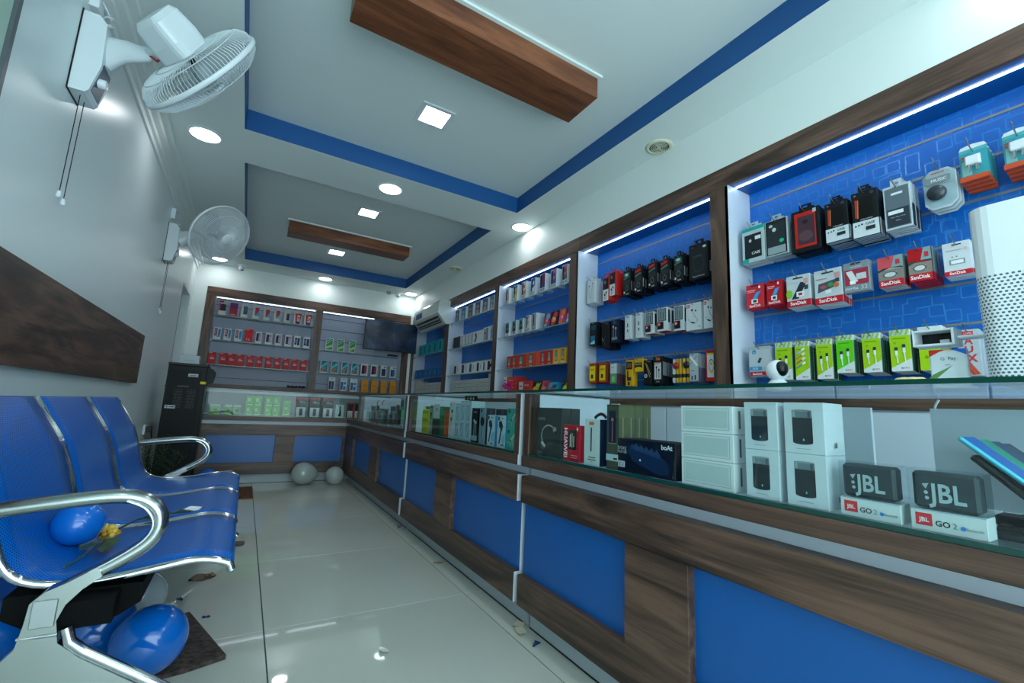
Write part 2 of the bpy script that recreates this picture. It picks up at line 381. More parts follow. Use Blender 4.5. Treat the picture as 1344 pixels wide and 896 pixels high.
def speaker(x, y, label):
    t = thing('ceiling_speaker', label, 'speaker', (x, y, ZC), group='round ceiling speakers')
    c = mat('#cfcfb8', .5)
    MB().lathe([(.058, -.008), (.06, -.012), (.075, -.01), (.083, -.002), (.083, 0)], c, 32, cap=False).build('rim', t)
    m = MB().lathe([(0, -.002), (.06, -.002)], mat('#2d2f2c', .6), 32, cap=False)
    m.build('cone', t); m = MB()
    for r in (.012, .024, .036, .048): m.lathe([(r-.003, -.008), (r, -.011), (r+.003, -.008)], c, 28, cap=False)
    for a in range(4): m.tube([(0, 0, -.008), (.058*math.cos(a*PI/2+.3), .058*math.sin(a*PI/2+.3), -.008)], .003, c, 4)
    m.build('grille', t)
speaker(2.035, 1.75, 'round cream ceiling speaker above the rightmost wall bays'); speaker(2.0, 4.83, 'round cream ceiling speaker further back, near the air conditioner')
def dome_camera(x, y, label):
    t = thing('dome_camera', label, 'camera', (x, y, ZC), group='small ceiling cameras')
    MB().lathe([(.045, 0), (.045, -.018), (.038, -.022)], PWHITE, 20).build('base', t)
    m = MB(); m.ball((0, 0, -.04), .034, .034, .034, PWHITE); hs = m.build('housing', t)
    m = MB(); m.M = Matrix.Translation((.004, -.012, -.048)) @ Matrix.Rotation(.8, 4, 'X'); m.ball((0, 0, -.012), .022, .022, .016, BLACK, 14, 8); m.build('lens', hs)
dome_camera(-.23, 6.45, 'small white dome camera by the far left ceiling corner'); dome_camera(1.79, 6.47, 'small white dome camera beside the downlight above the television')
t = thing('junction_box', 'small round grey box on the ceiling beside the dome camera', 'junction box', (1.66, 6.5, ZC))
MB().lathe([(.032, 0), (.032, -.03), (.028, -.034)], mat('#8d979b', .5), 16).build('cover', t)

# ------------------------------------------------------------------ wall display units, right wall
SLOTS = [2.012, 1.856, 1.70, 1.545, 1.385, 1.23, 1.075]
LED = mat('#dcefff', .5, emit=STRIP)
def slat_back(t, horiz, a, b, mface, mch):
    zs = [2.09]+SLOTS+[.93]
    for i in range(len(zs)-1):
        z1, z0 = zs[i]-.004, zs[i+1]+.004
        if horiz == 'y': bx('slat', t, 2.30, 2.318, a, b, z0, z1, mface)
        else: bx('slat', t, a, b, 6.80, 6.818, z0, z1, mface)
    for z in SLOTS:
        if horiz == 'y': bx('slot_channel', t, 2.297, 2.318, a, b, z-.005, z+.005, mch)
        else: bx('slot_channel', t, a, b, 6.797, 6.818, z-.003, z+.003, mch)
def wall_bay(y0, y1, pil0, label, shelves=(), top=True, hooks=(), led=True, lastpil=None):
    """y0..y1 clear opening; pil0 = near pillar start"""
    t = thing('wall_display_unit', label, 'display unit', (0, 0, 0), group='wall display bays')
    bx('pillar', t, XF, XF+.02, pil0, y0, .94, 2.085, WD[2], .001)
    if lastpil: bx('pillar', t, XF, XF+.02, y1, lastpil, .94, 2.085, WD[2], .001)
    bx('side_panel', t, XF+.02, 2.30, y0-.018, y0, .94, 2.09, WHITE); bx('side_panel', t, XF+(0 if not lastpil else .02), 2.30, y1, y1+.018, .94, 2.09, WHITE)
    if top:
        bx('top_rail', t, XF-.002, XF+.02, pil0+.0005, (y1 if not lastpil else lastpil), 2.085, 2.196, WD[1], .001)
        bx('soffit', t, XF+.02, 2.30, y0, y1, 2.086, 2.10, BLUE)
    if led: bx('led_strip', t, 2.161, 2.169, y0+.01, y1-.005, 2.081, 2.086, LED)
    slat_back(t, 'y', y0, y1, BOARD, mat('#8a9092', .5, .5))
    for z in shelves:
        g = MB().box(XF+.006, 2.296, y0+.003, y1-.003, z-.003, z+.003, GLASS); g.box(XF+.004, XF+.006, y0+.003, y1-.003, z-.003, z+.003, mat('#7fa79d', .2)); g.build('glass_shelf', t)
        for yy in (y0+.012, y1-.012): MB().tube([(XF+.03, yy, z-.004), (XF+.03, yy, z-.02)], .007, ALU, 8).build('shelf_stud', t)
    for y, z, n in hooks:
        MB().tube([(2.298, y, z), (2.16, y, z+.002), (2.135, y, z+.012), (2.118, y, z+.03)], .0022, BRUSH, 5, up=(0, 1, 0)).build('peg_hook', t)
    bx('bottom_rail', t, XF-.004, XR-.005, pil0+.0005, (y1 if not lastpil else lastpil), .895, .94, WD[1], .001)
    bx('base_cupboard', t, XF+.01, XR-.005, pil0+.0005, (y1 if not lastpil else lastpil), .1, .895, WHITE)
    n = 3; L = (y1-pil0)/n
    for i in range(n): bx('cupboard_door', t, XF-.004, XF+.01, pil0+i*L+.004, pil0+(i+1)*L-.004, .12, .885, WHITE, .001)
    bx('plinth', t, XF+.03, XR-.005, pil0+.0005, y1, 0, .1, WHITE)
    return t

# rows of hanging packages: (description, y_left, y_right, z0, z1, art, count, thickness, body colour)
def A_case_teal():
    return [('r', 0, .9, 1, 1, '#12a79c'), ('r', .12, .12, .88, .8, '#1b2428'), ('e', .38, .62, .06, .045, '#c9d6d8'), ('r', .6, .62, .86, .72, '#dfe7e8'), ('t', 'CASE', .62, .22, .07, '#dfe7e8', .5), ('r', 0, 0, .3, .12, '#12a79c'), ('R', 'r', 0, .82, 1, 1, '#12a79c')]
def A_case_grey():
    return [('r', .04, .03, .96, .98, '#101417'), ('r', .1, .25, .9, .93, '#2a3236'), ('r', .1, .05, .9, .25, '#93a5a8'), ('e', .27, .84, .09, .04, '#b9c7c9'), ('e', .42, .72, .09, .055, '#c6d2d3'), ('e', .74, .38, .1, .055, '#1fb98a')]
def A_case_red():
    return [('r', .12, .1, .86, .93, '#c0271d'), ('r', .22, .16, .82, .84, '#46303a'), ('e', .5, .7, .1, .05, '#1f1a1e'), ('e', .5, .36, .25, .13, '#5b4147'), ('r', .78, .87, .9, .96, '#b8c2c4')]
def A_case_bw():
    return [('r', 0, 0, 1, .34, '#cfd8dc'), ('r', .28, .42, .8, .86, '#0a0c0e'), ('p', [(.12, .44), (.22, .42), (.26, .82), (.14, .84)], '#a63a24'), ('p', [(.2, .42), (.24, .42), (.28, .82), (.25, .82)], '#d07a4c'), ('e', .12, .25, .035, .02, '#15181b'), ('e', .24, .26, .035, .02, '#15181b'), ('e', .36, .27, .035, .02, '#15181b'),
            ('t', 'CASE', .68, .24, .05, '#43505a', .36), ('r', .5, .12, .86, .2, '#2b3237'), ('t', 'ULTRA HYBRID', .55, .36, .022, '#dfe7e8', .6), ('e', .16, .93, .05, .02, '#9a6a55'), ('e', .82, .92, .08, .035, '#39424a'), ('R', 'r', 0, 0, 1, .34, '#a9b6bd'), ('B', 'r', 0, 0, 1, 1, '#a9b6bd')]
def A_case_silver():
    return [('r', .06, .04, .94, .95, '#5f6c75'), ('r', .1, .06, .9, .46, '#2f3942'), ('r', .3, .78, .72, .83, '#d8e0e3'), ('r', .14, .34, .7, .42, '#dfe6e8'), ('t', 'SAMSUNG', .5, .955, .02, '#3c464d', .5), ('t', 'Clear View Cover', .5, .26, .024, '#c9d2d6', .7), ('t', 'Galaxy', .5, .18, .024, '#c9d2d6', .5), ('R', 'r', 0, 0, 1, .5, '#2a3038')]
def A_sd_red(dk=0):
    return [('r', 0, 0, 1, 1, '#d2303a' if not dk else '#c21a22'), ('t', 'SanDisk', .5, .06, .1, '#f2ecec', .86), ('p', [(.3, .3), (.62, .36), (.88, .7), (.56, .66)], '#2a74b8'), ('p', [(.34, .34), (.6, .4), (.82, .67), (.58, .63)], '#4fa2d8'), ('r', .3, .2, .68, .38, '#e9ecea'), ('r', .4, .24, .6, .34, '#30383d'), ('r', .74, .8, .84, .9, '#eeeeee'), ('r', .08, .74, .56, .77, '#f0c9cb'), ('r', .08, .68, .5, .7, '#f0c9cb'), ('r', .3, .92, .72, .96, '#35161a')]
def A_sd_white():
    return [('r', 0, 0, 1, .2, '#c01f2a'), ('t', 'SanDisk', .48, .06, .1, '#f6f2f2', .84), ('p', [(.2, .24), (.5, .24), (.86, .74), (.6, .76)], '#2c3440'), ('r', .42, .3, .74, .46, '#e4e8e8'), ('r', .5, .34, .66, .42, '#b5343c'), ('e', .12, .42, .14, .14, '#8cc63a'), ('r', .74, .7, .92, .86, '#d89aa0'), ('r', .76, .5, .92, .64, '#3b4348'), ('r', .3, .88, .72, .92, '#2b2f33'), ('r', .08, .74, .5, .77, '#b8bfc2'), ('R', 'r', 0, 0, 1, .2, '#a51a24')]
def A_sd_white2():
    return [('r', 0, 0, 1, .2, '#c01f2a'), ('t', 'SanDisk', .48, .06, .1, '#f6f2f2', .84), ('p', [(.12, .34), (.74, .46), (.8, .68), (.16, .6)], '#50535a'), ('e', .34, .5, .12, .05, '#b2545a'), ('e', .6, .54, .1, .06, '#3c9a4e'), ('e', .8, .5, .1, .07, '#d0714a'), ('r', .4, .3, .62, .4, '#eceeed'), ('r', .76, .72, .94, .86, '#d89aa0'), ('r', .78, .58, .92, .69, '#3b4348'), ('r', .3, .88, .72, .92, '#2b2f33'), ('r', .08, .72, .5, .75, '#c28d92'), ('R', 'r', 0, 0, 1, .2, '#a51a24')]
def A_evo():
    return [('r', .04, .24, .96, .76, '#a53347'), ('p', [(.1, .7), (.34, .72), (.56, .34), (.32, .3)], '#dde2df'), ('r', .5, .4, .88, .6, '#c8ced1'), ('r', .24, .26, .46, .38, '#ffffff'), ('t', 'SAMSUNG', .5, .81, .05, '#e8ecee', .6), ('t', 'EVO Plus', .3, .09, .07, '#ffffff', .48), ('t', '32', .78, .07, .13, '#d3d9db', .3), ('r', .3, .92, .7, .96, '#1c2024')]
def A_pen():
    return [('r', 0, 0, 1, .22, '#c5232c'), ('r', 0, .22, 1, .56, '#8a8378'), ('p', [(0, .5), (.5, .62), (1, .56), (1, .6), (.5, .7), (0, .58)], '#40403f'), ('r', .24, .32, .74, .46, '#cfd3d2'), ('o', .48, .39, .3, .1, .25, '#5b6063'), ('r', 0, .62, 1, 1, '#d0525a'), ('p', [(.55, .62), (.7, 1), (1, 1), (1, .62)], '#7ba2a3'), ('r', .72, .7, .9, .86, '#c83540'), ('t', 'SanDisk', .48, .06, .11, '#f6f2f2', .84), ('R', 'r', 0, .22, 1, 1, '#6f8f90'), ('R', 'r', 0, 0, 1, .22, '#a51a24')]
def A_pen2(): return [(a if a[0] != 'r' or a[5] != '#d0525a' else ('r', 0, .62, 1, 1, '#b5161f')) for a in A_pen()]
def A_pen3():
    return [('r', 0, 0, 1, .14, '#c5232c'), ('t', 'SanDisk', .48, .035, .075, '#f6f2f2', .7), ('r', .22, .32, .78, .48, '#8b949a'), ('r', .28, .35, .72, .45, '#e8ecee'), ('e', .34, .56, .03, .015, '#3b3b3b'), ('e', .5, .56, .03, .015, '#3b3b3b'), ('r', .12, .74, .7, .77, '#b9a6aa'), ('r', .78, .72, .9, .8, '#d9b9bd'), ('R', 'r', 0, 0, 1, .14, '#9c1820'), ('r', .36, .9, .7, .935, '#2b2f33')]
STRIPES = [('R', 'l', [(0, .1+.09*i), (1, .2+.09*i)], .004, '#3f7f4a') for i in range(9)]
def A_green(kind=0, dk=0):
    g = '#a5cf17' if not dk else '#5fd01c'
    a = [('r', 0, 0, 1, .86, g), ('p', [(0, 0), (1, 0), (1, .3), (0, .08)], '#dfe8e4'), ('t', 'ERD', .74, .055, .04, '#c42a3a', .3), ('r', .48, .055, .58, .09, '#2a8fb8'), ('r', .14, .78, .78, .795, '#4b7a12'), ('e', .26, .68, .07, .03, '#8ab510')]
    if kind == 1:
        for i, c in enumerate(('#5b8fb0', '#c8475f', '#d0745a', '#b8b8d8')): a += [('l', [(.1, .3+.12*i), (.6, .42+.12*i)], .006, c), ('l', [(.5, .4+.12*i), (.72, .45+.12*i)], .009, '#e6ece8')]
    else:
        for u, hgt in ((.3, .5), (.68, .56)): a += [('l', [(u+.04, .2), (u, hgt-.1)], .004, '#e9efe8'), ('r', u-.07, hgt-.12, u+.07, hgt, '#e9efe8'), ('r', u-.08, hgt, u+.08, hgt+.08, '#30383a')]
    for i in range(4): a.append(('p', [(.02+.25*i, .87), (.12+.25*i, .87), (.24+.25*i, .99), (.14+.25*i, .99)], '#8cc63a'))
    return a+[('R', 'r', 0, 0, 1, .86, '#1f4a35')]+STRIPES
def A_hp(): return [('r', .04, .3, .96, .9, '#b9c3c7'), ('e', .26, .82, .1, .07, '#1f86b8'), ('t', 'hp', .26, .79, .06, '#e9f0f3', .12), ('p', [(.4, .46), (.52, .44), (.62, .6), (.5, .62)], '#38424a'), ('r', .04, .2, .6, .32, '#1f8fc6'), ('t', '32GB', .3, .23, .06, '#e9f0f3', .4), ('r', .04, .02, .96, .15, '#b8202c'), ('t', 'SanDisk', .4, .045, .07, '#f2ecec', .62)]
def A_aux():
    return [('r', .26, .88, .74, .96, '#d12f35'), ('t', 'LOPO', .5, .9, .035, '#f2ecec', .36), ('t', 'A', .5, .68, .14, '#cf3a3a', .4), ('t', 'U', .5, .5, .14, '#cf3a3a', .4), ('t', 'X', .6, .3, .16, '#cf3a3a', .5), ('p', [(.1, .34), (.35, .38), (.9, .04), (.55, .02)], '#c0402f'), ('l', [(.2, .34), (.75, .03)], .002, '#e07a62'), ('l', [(.3, .36), (.84, .05)], .002, '#e07a62')]
def A_gbox2(): return [('r', 0, 0, 1, .88, '#a5cf17'), ('t', 'GREEN SERIES', .5, .86, .04, '#a02a2a', .7), ('e', .3, .3, .08, .04, '#7ba30f'), ('p', [(0, 0), (1, 0), (1, .2), (.3, 0)], '#dfe8e4'), ('R', 'r', 0, 0, 1, .88, '#1f4a35')]+STRIPES
def A_charger(): return [('r', 0, .2, 1, .9, '#3a9aa6'), ('r', .06, .22, .4, .7, '#8fc7c4'), ('r', .25, .5, .75, .8, '#e6ecec'), ('r', .3, .36, .42, .5, '#9aa4a6'), ('r', .54, .34, .66, .5, '#9aa4a6'), ('r', .06, .74, .36, .8, '#b8473c'), ('r', .06, .66, .3, .7, '#c0564b')]
def A_ear_white(): return [('l', [(.28, .72), (.22, .5), (.3, .3), (.5, .2)], .002, '#30353a'), ('l', [(.72, .8), (.6, .5), (.5, .2)], .002, '#30353a'), ('e', .28, .74, .06, .03, '#15181b'), ('e', .72, .82, .06, .03, '#15181b'), ('t', 'realme', .5, .08, .03, '#6b7378', .4)]
def A_ear_red():
    return [('r', 0, .48, .8, .96, '#17191c'), ('r', 0, 0, .8, .48, '#d6dcde'), ('e', .3, .78, .16, .08, '#6f777a'), ('e', .5, .34, .1, .05, '#22262a'), ('l', [(.5, .34), (.45, .05)], .003, '#30353a'), ('l', [(.3, .24), (.3, .05)], .003, '#30353a'), ('e', .3, .26, .1, .05, '#22262a'), ('r', .06, .88, .18, .93, '#d2303a')]
def A_ear_black(red):
    a = [('r', .1, .44, .9, .62, '#24302f'), ('e', .5, .3, .26, .13, '#3f4c4c'), ('e', .5, .3, .12, .06, '#10181a'), ('e', .18, .14, .1, .045, '#c9d6d6'), ('t', 'boAt', .6, .04, .05, '#dfe6e8', .35), ('p', [(.1, .62), (.9, .72), (.8, .8), (.1, .7)], '#56696a')]
    return a+([('p', [(.12, .78), (.82, .84), (.82, .95), (.12, .9)], '#b8281f')] if red else [('r', .14, .74, .86, .9, '#1c6c60'), ('e', .5, .82, .22, .05, '#b9c9c4')])+[('R', 'r', .3, .2, .7, .55, '#8a9496')]
def A_rockerz(): return [('r', .05, .04, .95, .96, '#121619'), ('r', .1, .1, .9, .9, '#1b2528'), ('o', .5, .42, .3, .24, .12, '#25393f'), ('t', 'boAt', .2, .9, .035, '#b8403a', .25), ('e', .82, .87, .09, .035, '#e8ecee'), ('t', 'ROCKERZ', .45, .62, .05, '#4d5d63', .6), ('t', 'Made In The Zone', .5, .06, .035, '#d8dee0', .7), ('R', 'r', .2, .15, .8, .45, '#8a9496')]
def A_ten(): return [('t', '10', .55, .66, .22, '#3a7f98', .5), ('t', 'realme', .5, .56, .05, '#2f6478', .6), ('r', .15, .06, .75, .42, '#1d6f96'), ('p', [(.15, .06), (.75, .06), (.75, .22), (.15, .12)], '#8fd0d8'), ('R', 'r', 0, 0, 1, 1, '#141618')]
def A_blk(): return [('l', [(.5, .1), (.3, .3), (.5, .45)], .003, '#4d5560'), ('e', .12, .36, .05, .03, '#9aa2a6'), ('e', .2, .3, .05, .03, '#9aa2a6'), ('e', .72, .92, .12, .03, '#555a3a')]
def A_navy(): return [('r', .05, .04, .95, .96, '#131a35'), ('r', .1, .12, .8, .24, '#7d8a98'), ('l', [(.3, .24), (.3, .66)], .005, '#8f9db0'), ('l', [(.6, .24), (.6, .58)], .005, '#8f9db0'), ('e', .3, .7, .12, .05, '#a4b2c4'), ('e', .62, .62, .12, .05, '#a4b2c4'), ('r', .2, .82, .7, .92, '#3b4560')]
def A_slim(): return [('l', [(.45, .66), (.55, .56), (.4, .5)], .008, '#22272b'), ('l', [(.42, .4), (.58, .36), (.5, .28)], .008, '#22272b'), ('r', .3, .9, .7, .94, '#7f878b')]
def A_jbl_in(): return [('r', .08, .42, .92, .96, '#4b585c'), ('r', .16, .46, .84, .92, '#7b898c'), ('l', [(.35, .5), (.35, .85)], .004, '#22272b'), ('l', [(.62, .5), (.62, .8)], .004, '#22272b'), ('r', .04, .08, .66, .4, '#15181b'), ('r', .1, .24, .36, .37, '#d2232c'), ('t', 'JBL', .23, .27, .06, '#f2ecec', .2), ('B', 'r', 0, 0, 1, 1, '#c9473c'), ('R', 'r', .25, .35, .75, .9, '#1b2024')]
def A_jbl_w(): return [('r', .04, .84, .26, .95, '#d2232c'), ('t', 'JBL', .15, .87, .05, '#f2ecec', .16), ('l', [(.42, .72), (.6, .5), (.8, .34), (.6, .24), (.3, .3), (.14, .44)], .002, '#30353a'), ('e', .42, .74, .06, .045, '#1b2024'), ('e', .66, .7, .05, .035, '#1b2024'), ('l', [(.36, .3), (.58, .25)], .008, '#15181b'), ('e', .88, .12, .05, .035, '#d28a8e')]
def A_yel(): return [('r', .08, .1, .92, .86, '#e6cf16'), ('r', .3, .22, .62, .42, '#1f2022'), ('t', 'UBON', .5, .62, .09, '#a8502a', .6), ('e', .5, .93, .3, .05, '#b5281f'), ('R', 'r', 0, 0, 1, 1, '#8a3d1d')]
def A_gw(): return [('r', .02, .5, 1, .98, '#cdd5d6'), ('r', .2, .02, .8, .46, '#3fae49'), ('r', .3, .1, .7, .36, '#7ed37c'), ('r', .2, .78, .6, .82, '#6fae86'), ('R', 'r', 0, 0, 1, .5, '#54323a')]
def A_holder(): return [('r', .06, .64, .94, .94, '#1f2022'), ('r', .2, .7, .8, .88, '#6a5a3c'), ('p', [(.2, .2), (.8, .2), (.8, .34), (.4, .34), (.4, .6), (.2, .6)], '#25262a'), ('r', .3, .03, .6, .16, '#2d2e30')]
def A_ring(): return [('r', .04, .3, .96, .7, '#2b2c2d'), ('r', .1, .52, .9, .62, '#8d8a6a'), ('e', .5, .22, .42, .16, '#e3b720')]
def A_cable_blk(): return [('l', [(.2, .9), (.8, .3)], .004, '#b8a36a'), ('l', [(.35, .85), (.9, .4)], .004, '#b8a36a'), ('e', .26, .36, .2, .08, '#c4cbcb'), ('e', .26, .36, .1, .04, '#4b5a5a'), ('r', .6, .9, .9, .97, '#6d5b2c')]
def A_cable_org(): return [('r', .12, .16, .84, .78, '#c9d0d0'), ('p', [(.12, .74), (.84, .8), (.84, .76), (.12, .7)], '#c06a3a'), ('l', [(.35, .2), (.35, .6)], .004, '#25292c'), ('l', [(.62, .2), (.62, .5)], .004, '#25292c'), ('e', .35, .6, .08, .05, '#25292c'), ('e', .62, .5, .08, .05, '#25292c'), ('r', .3, .86, .76, .96, '#c0603a'), ('t', 'Cable', .5, .05, .05, '#dfe6e8', .5), ('R', 'r', 0, .3, 1, .8, '#7a8386')]
def A_cable_wht(): return [('l', [(.1, .6), (.9, .9)], .003, '#5b6a6c'), ('l', [(.1, .9), (.9, .55)], .012, '#eef2f2'), ('l', [(.3, .2), (.3, .05)], .008, '#2b2f33'), ('l', [(.66, .22), (.66, .05)], .008, '#2b2f33'), ('r', .2, .36, .6, .38, '#4b6a62'), ('R', 'r', 0, 0, 1, .5, '#6f6a8a')]
def A_red_blk(): return [('r', .1, .12, .84, .9, '#d9dddc'), ('r', .1, .84, .84, .9, '#d8c43a'), ('o', .45, .5, .22, .2, .14, '#2b2f33'), ('e', .45, .56, .1, .06, '#d8c43a'), ('e', .45, .3, .12, .05, '#d8c43a'), ('r', .84, .06, .98, .7, '#1b1d24')]

NEARB, B3, B2, B1, BAC = 'rightmost bay', 'second bay from right', 'third bay from right', 'fourth bay from right', 'air conditioner bay'
rows_near = [
 (0, 'phone_case_box', 'phone case box', 'phone cases on the top pegs of the rightmost bay', 'top', [
  ('teal and white', 1.315, 1.197, 1.641, 1.831, A_case_teal, 3, .028, '#b7c6c8'), ('grey framed black', 1.192, 1.085, 1.644, 1.83, A_case_grey, 4, .024, '#a9b7ba'),
  ('red window black', 1.064, .943, 1.627, 1.833, A_case_red, 4, .026, '#14171a'), ('black and white', .92, .831, 1.636, 1.819, A_case_bw, 6, .018, '#14171a'),
  ('black and white', .815, .723, 1.624, 1.826, A_case_bw, 6, .018, '#14171a'), ('grey and silver', .704, .616, 1.62, 1.805, A_case_silver, 5, .018, '#bcc7cc')]),
 (1, 'memory_card_pack', 'memory card pack', 'memory cards and pen drives in the rightmost bay', 'middle', [
  ('pale red', 1.302, 1.214, 1.397, 1.522, A_sd_red, 4, .014, '#c2303a'), ('deep red', 1.197, 1.124, 1.397, 1.521, lambda: A_sd_red(1), 7, .014, '#b81a22'),
  ('white phone-picture', 1.101, .998, 1.37, 1.52, A_sd_white, 6, .014, '#c4ced1'), ('white color-picture', .982, .871, 1.36, 1.517, A_sd_white2, 6, .014, '#c4ced1'),
  ('grey and crimson', .863, .77, 1.391, 1.523, A_evo, 2, .014, '#848f96'), ('pink grey pen drive', .742, .661, 1.389, 1.513, A_pen, 4, .018, '#b8a9ab'),
  ('dark red pen drive', .643, .574, 1.391, 1.52, A_pen2, 6, .018, '#b01a22'), ('white pen drive', .544, .469, 1.388, 1.513, A_pen3, 4, .018, '#cfd6da')]),
 (2, 'cable_box', 'cable box', 'charging cable boxes on the bottom pegs of the rightmost bay', 'bottom', [
  ('silver blister', 1.299, 1.192, 1.052, 1.199, A_hp, 3, .012, '#aab4b8'), ('lime', 1.168, 1.094, 1.03, 1.207, A_green, 4, .022, '#d5dedb'),
  ('lime four-color', 1.08, 1.02, 1.027, 1.204, lambda: A_green(1), 5, .02, '#d5dedb'), ('lime', .99, .928, 1.028, 1.204, A_green, 4, .022, '#d5dedb'),
  ('bright green', .91, .846, 1.05, 1.211, lambda: A_green(0, 1), 5, .02, '#d5dedb'), ('lime', .816, .754, 1.048, 1.208, A_green, 5, .02, '#d5dedb'),
  ('lime', .724, .66, 1.048, 1.21, A_green, 5, .02, '#d5dedb'), ('plain lime', .636, .567, 1.047, 1.212, A_gbox2, 5, .02, '#d5dedb'), ('grey red-lettered aux', .53, .473, 1.021, 1.186, A_aux, 5, .02, '#b5c0c6')])]
rows_b3 = [
 (0, 'earphone_box', 'earphone box', 'earphone boxes on the top pegs of the second bay', 'top', [
  ('plain white', 2.563, 2.477, 1.66, 1.845, A_ear_white, 4, .024, '#cfd6da'), ('red black white', 2.387, 2.315, 1.647, 1.825, A_ear_red, 3, .03, '#cc2a22'),
  ('large red black white', 2.316, 2.249, 1.673, 1.847, A_ear_red, 3, .032, '#cc2a22'), ('black and green', 2.18, 2.114, 1.643, 1.823, lambda: A_ear_black(0), 5, .024, '#101315'),
  ('black red-striped', 2.078, 2.009, 1.645, 1.817, lambda: A_ear_black(1), 5, .024, '#101315'), ('black red-striped', 1.958, 1.888, 1.652, 1.818, lambda: A_ear_black(1), 5, .024, '#101315'),
  ('black red-striped', 1.858, 1.789, 1.643, 1.813, lambda: A_ear_black(1), 5, .024, '#101315'), ('black and teal', 1.754, 1.685, 1.644, 1.812, lambda: A_ear_black(0), 5, .024, '#101315'),
  ('large black', 1.646, 1.516, 1.63, 1.843, A_rockerz, 3, .038, '#0e1113')]),
 (1, 'earphone_box', 'earphone box', 'earphone boxes on the middle pegs of the second bay', 'middle', [
  ('black numbered', 2.524, 2.446, 1.331, 1.506, A_ten, 4, .026, '#0f1114'), ('plain black', 2.394, 2.312, 1.3, 1.49, A_blk, 4, .028, '#0c0e10'), ('navy', 2.297, 2.221, 1.329, 1.491, A_navy, 4, .026, '#101528'),
  ('slim white', 2.163, 2.111, 1.339, 1.503, A_slim, 4, .022, '#ccd4d8'), ('slim white', 2.064, 2.012, 1.337, 1.504, A_slim, 4, .022, '#ccd4d8'), ('windowed white', 1.982, 1.912, 1.352, 1.494, A_jbl_in, 3, .036, '#cdd5d8'),
  ('windowed white', 1.884, 1.808, 1.357, 1.504, A_jbl_in, 3, .036, '#cdd5d8'), ('windowed white', 1.756, 1.687, 1.344, 1.495, A_jbl_in, 3, .036, '#cdd5d8'), ('white pictured', 1.672, 1.571, 1.332, 1.493, A_jbl_w, 3, .03, '#d3dadd'), ('white pictured', 1.553, 1.482, 1.33, 1.494, A_jbl_w, 3, .03, '#d3dadd')]),
 (2, 'accessory_pack', 'accessory pack', 'small accessories on the bottom pegs of the second bay', 'bottom', [
  ('yellow card', 2.524, 2.451, 1.055, 1.199, A_yel, 4, .02, '#b8461f'), ('yellow card', 2.418, 2.344, 1.056, 1.196, A_yel, 4, .02, '#b8461f'), ('white and green', 2.302, 2.237, 1.042, 1.185, A_gw, 4, .024, '#7b8488'),
  ('yellow black holder', 2.151, 2.09, 1.024, 1.195, A_holder, 2, .024, '#dba91b'), ('short yellow', 2.078, 2.005, 1.113, 1.2, A_ring, 2, .024, '#d9ab1f'), ('black cable', 1.995, 1.932, 1.027, 1.184, A_cable_blk, 4, .02, '#0e1012'),
  ('black and orange', 1.918, 1.845, 1.033, 1.2, A_cable_org, 5, .022, '#101214'), ('silver cable', 1.654, 1.596, 1.039, 1.198, A_cable_wht, 5, .022, '#b3bdc2'), ('red and white', 1.546, 1.472, 1.036, 1.208, A_red_blk, 2, .03, '#c5202a')])]
hooks_near, hooks_b3 = [], []
XP = 2.165
def hang_rows(rows, bay, hooks):
    for ri, name, noun, grp, rw, L in rows:
        for i, (d, ya, yb, z0, z1, art, n, th, body) in enumerate(L):
            w_ = abs(ya-yb); h = z1-z0; yc = (ya+yb)/2; a = art() if callable(art) else art
            fullw = w_; hooks.append((yc, z1-.012, n))
            mb = MB().box(-fullw/2, fullw/2, 0, th*.86, 0, h, P(body), .0012)
            mb2 = MB().art([q for q in a if q[0] in 'RB' and len(q) > 3 and q[0].isupper()], w_, th*.86, h)
            big = ri == 1 or (bay == B3 and ri == 0)
            body_mesh = mb.build(name, mesh_only=True)
            side = mb2.build('printed_side', mesh_only=True) if mb2.v else None
            front = MB().art(a, w_, th*.86, h).build('printed_front', mesh_only=True)
            tab = None
            if ri == 0:
                tab = MB().box(-w_*.22, -w_*.08, th*.3, th*.36, h, h+.022, P(body)).box(w_*.08, w_*.22, th*.3, th*.36, h, h+.022, P(body)).box(-w_*.22, w_*.22, th*.3, th*.36, h+.02, h+.027, P(body)).build('hang_tab', mesh_only=True)
            nn = min(n, int(.128/th)) 
            for k_ in range(nn):
                x = XP+k_*th; jit = 0 if k_ == 0 else random.uniform(-.012, .008)*(.3 if ri else 1)
                o = link(name, body_mesh, None, (x, yc+random.uniform(-.001, .001), z0-k_*.0015+jit*.3), (0, 0, -PI/2+random.uniform(-.03, .03)))
                pos = 'front one' if k_ == 0 else ORD[k_]+' behind'
                tag(o, '%s %s, %s, %s %s peg, %s' % (d, noun, pos, ORD[i], rw, bay), 'box', grp)
                if k_ == 0: link('printed_front', front, o)
                elif side: link('printed_side', side, o)
                if tab: link('hang_tab', tab, o)
hang_rows(rows_near, NEARB, hooks_near); hang_rows(rows_b3, B3, hooks_b3)
